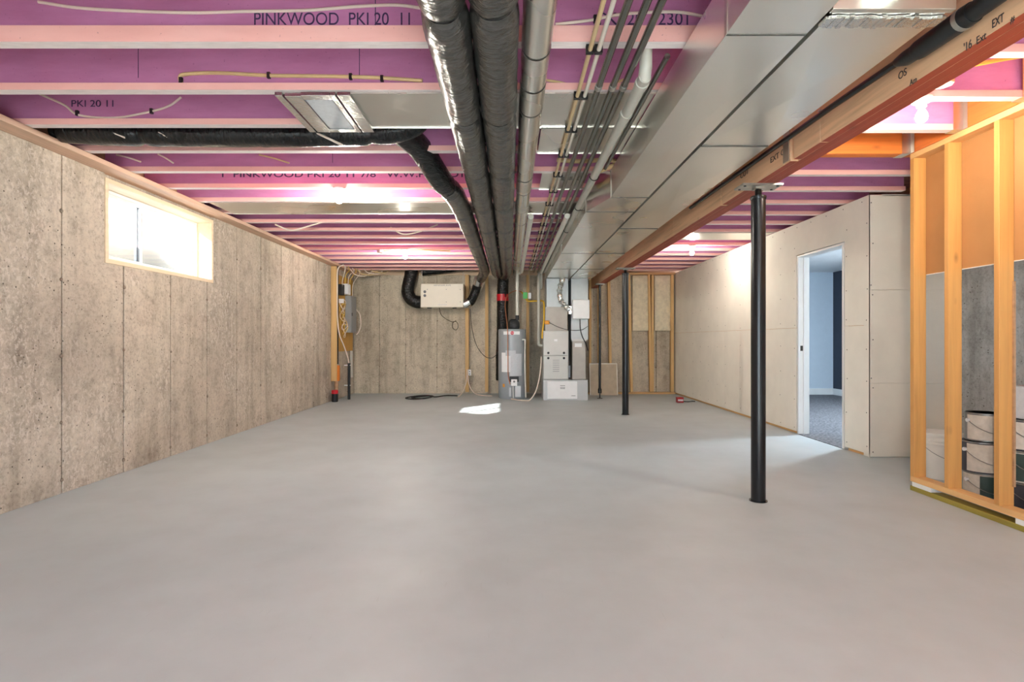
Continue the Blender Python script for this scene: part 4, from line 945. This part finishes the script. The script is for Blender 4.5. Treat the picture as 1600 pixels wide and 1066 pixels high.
for i in range(4):
    cable('roof_cable', f"tan cable loop under the joists by the electrical corner, {ORD[i]} from the wall", [(-3.02+0.12*i, 10.5+0.05*i, 2.445), (-2.95+0.12*i, 10.6, 2.34+0.02*i), (-2.80+0.12*i, 10.75, 2.33+0.02*i), (-2.70+0.10*i, 10.9, 2.44)], 0.009, 'cable_tan' if i % 2 else 'cable_white', group='cable loops in the electrical corner')
cable('white_cable', 'long white cable tacked down the timber post to the black pipe', [(-2.96, 9.9, 2.44), (-3.07, 9.92, 2.35), (-3.085, 9.94, 2.0), (-3.085, 9.95, 1.5), (-3.06, 9.98, 1.2), (-3.02, 10.1, 1.0), (-2.98, 10.2, 0.8), (-2.965, 10.25, 0.67)], 0.011, 'cable_white')
cable('loop_cable', 'white cable loop dangling beside the breaker panel', [(-3.06, 11.08, 1.7), (-3.0, 11.12, 1.6), (-2.98, 11.12, 1.4), (-3.02, 11.1, 1.25), (-3.06, 11.08, 1.2)], 0.010, 'cable_white')
cp = thing('conduit_black', 'black conduit behind the timber post with a red banded foot', 'pipe', (-3.1, 10.1, 0))
MB().tube([(-3.13, 10.06, 0.66), (-3.13, 10.06, 2.44)], 0.03, 14).build('conduit', 'abs_black', cp, smooth=True)
MB().tube([(-3.12, 10.0, 0.2), (-3.12, 10.0, 0.36)], 0.035, 14).build('neck', 'rim_wood', cp, smooth=True)
MB().lathe([(0.055, 0.145), (0.06, 0.15), (0.06, 0.20), (0.05, 0.21)], (-3.10, 9.85, 0), 2, 16).build('red_band', 'red_tape', cp, smooth=True)
MB().lathe([(0.052, 0.001), (0.056, 0.02), (0.056, 0.14), (0.045, 0.145)], (-3.10, 9.85, 0), 2, 16).build('foot', 'abs_black', cp, smooth=True)
sp = thing('service_pipe', 'short black service pipe with white clamps rising from the floor', 'pipe', (-2.965, 10.25, 0))
MB().tube([(-2.965, 10.25, 0.001), (-2.965, 10.25, 0.67)], 0.026, 14).build('pipe', 'abs_black', sp, smooth=True)
for z in (0.26, 0.63): MB().box(-3.05, -2.936, 10.235, 10.265, z-0.009, z+0.009).build('clamp', 'label_white', sp)
MB().tube([(-3.12, 10.95, 0.36), (-3.12, 10.95, 0.88)], 0.03, 12).build('standpipe', 'pvc_grey', smooth=True)
tag(COL.objects[-1], 'grey standpipe below the plywood backboard', 'pipe')

# ------------------------------------------------------------------ stored paint behind the partition
def wire_handle(x, y, z, r, drop, parent, front=True):
    pts = []
    for i in range(13):
        a = math.pi*i/12; pts.append((x-math.cos(a)*r*1.04, y-math.sin(a)*r*1.08, z-math.sin(a)*drop))
    MB().tube(pts, 0.0025, 6).build('wire_handle', 'can_steel', parent, smooth=True)
    for s_ in (-1, 1): MB().lathe([(0.013, -0.012), (0.013, 0.012)], (x+s_*r, y, z), 0, 12).build('handle_ear', 'label_white', parent)
def paint_can(x, y, z, r, hgt, label, body, lab2, lid='can_steel', a0=-90, a1=60, dz=0.0):
    t = thing('paint_can', label, 'paint can', (x, y, z), 'paint cans stacked behind the studs')
    MB().lathe([(r*0.97, 0.001), (r, 0.004), (r, hgt-0.012), (r*1.02, hgt-0.010), (r*1.02, hgt-0.002), (r*0.96, hgt-0.0005), (r*0.90, hgt-0.006)], (x, y, z), 2, 36).build('body', body, t, smooth=True)
    MB().lathe([(r*0.88, hgt-0.006), (r*0.88, hgt-0.002)], (x, y, z), 2, 30).build('lid', lid, t, smooth=True)
    MB().lathe([(r*1.025, hgt-0.010), (r*1.03, hgt-0.006), (r*1.025, hgt-0.002)], (x, y, z), 2, 36).build('rim', 'can_steel', t, smooth=True)
    m = MB(); n = 16
    for i in range(n+1):
        a = math.radians(a0+(a1-a0)*i/n)
        for rr in (r-0.001, r+0.0015):
            for zz in (z+0.012, z+hgt-0.016): m.v.append((x+rr*math.sin(a), y-rr*math.cos(a), zz))
    for i in range(n):
        b = i*4; m.f += [(b+2, b+6, b+7, b+3), (b+1, b+3, b+7, b+5), (b, b+4, b+6, b+2)]; m.m += [1 if i > n*0.45 else 0]*3
    m.build('paper_label', lab2, t, smooth=True)
    wire_handle(x, y, z+hgt*0.72, r+0.002, hgt*0.42, t)
paint_can(3.29, 3.87, 0.0, 0.112, 0.185, 'paint can with a dark green wrap at the bottom of its stack', 'can_label', ['can_green', 'can_green'], a0=-50)
paint_can(3.28, 3.87, 0.186, 0.115, 0.215, 'paint can with a grey printed label in the middle of its stack', 'can_dark', ['can_label', 'can_print'], a0=-84, a1=60)
paint_can(3.295, 3.87, 0.402, 0.108, 0.195, 'topmost paint can with a pale label behind the middle stud', 'can_steel', ['can_label', 'can_print'], a0=-95, a1=60)
paint_can(3.33, 3.58, 0.0, 0.11, 0.19, 'bottom can of the stack hidden partly by the near stud', 'can_green', ['can_dark', 'can_dark'])
paint_can(3.32, 3.58, 0.191, 0.105, 0.20, 'pale can second in the stack hidden partly by the near stud', 'can_label', ['can_green', 'can_label'])
paint_can(3.33, 3.58, 0.392, 0.108, 0.20, 'navy topped can on the stack hidden partly by the near stud', 'can_dark', ['can_label', 'can_label'])
pp = thing('paint_pail', 'large white plastic pail behind the first studs', 'pail', (3.44, 4.45, 0))
MB().lathe([(0.12, 0.001), (0.124, 0.01), (0.138, 0.27), (0.146, 0.272), (0.146, 0.282), (0.139, 0.284), (0.139, 0.300), (0.148, 0.302), (0.148, 0.312), (0.141, 0.314), (0.141, 0.34)], (3.44, 4.45, 0), 2, 40).build('body', 'pail_white', pp, smooth=True)
MB().lathe([(0.149, 0.336), (0.152, 0.34), (0.152, 0.362), (0.142, 0.366), (0.13, 0.362)], (3.44, 4.45, 0), 2, 40).build('lid', 'pail_white', pp, smooth=True)
wire_handle(3.44, 4.45, 0.275, 0.148, 0.11, pp)
p2 = thing('paint_pail', 'second white pail half hidden beyond the paint cans', 'pail', (3.72, 3.95, 0))
MB().lathe([(0.12, 0.001), (0.138, 0.28), (0.146, 0.282), (0.146, 0.30), (0.139, 0.302), (0.141, 0.34)], (3.74, 3.95, 0.12), 2, 36).build('body', 'pail_white', p2, smooth=True)
MB().lathe([(0.149, 0.336), (0.152, 0.362), (0.13, 0.366)], (3.74, 3.95, 0.12), 2, 36).build('lid', 'pail_white', p2, smooth=True)
MB().box(3.59, 3.89, 3.8, 4.1, 0.001, 0.12).build('crate_base', 'can_green', p2, bevel=0.004)
cb = thing('storage_carton', 'dark brown carton on the floor by the paint cans', 'box', (3.3, 3.36, 0))
MB().box(3.17, 3.45, 3.28, 3.42, 0.001, 0.15).build('body', 'box_dark', cb, bevel=0.004)
MB().box(3.165, 3.455, 3.275, 3.425, 0.1505, 0.165).build('lid', 'box_dark', cb, bevel=0.003)
rc = thing('red_white_box', 'red and white box resting on the navy topped paint can', 'box', (3.34, 3.6, 0.593))
MB().box(3.26, 3.33, 3.52, 3.66, 0.5935, 0.80).build('white_side', 'label_grey', rc, bevel=0.003)
MB().box(3.331, 3.44, 3.52, 3.66, 0.5935, 0.80).build('red_side', 'red_box', rc, bevel=0.003)
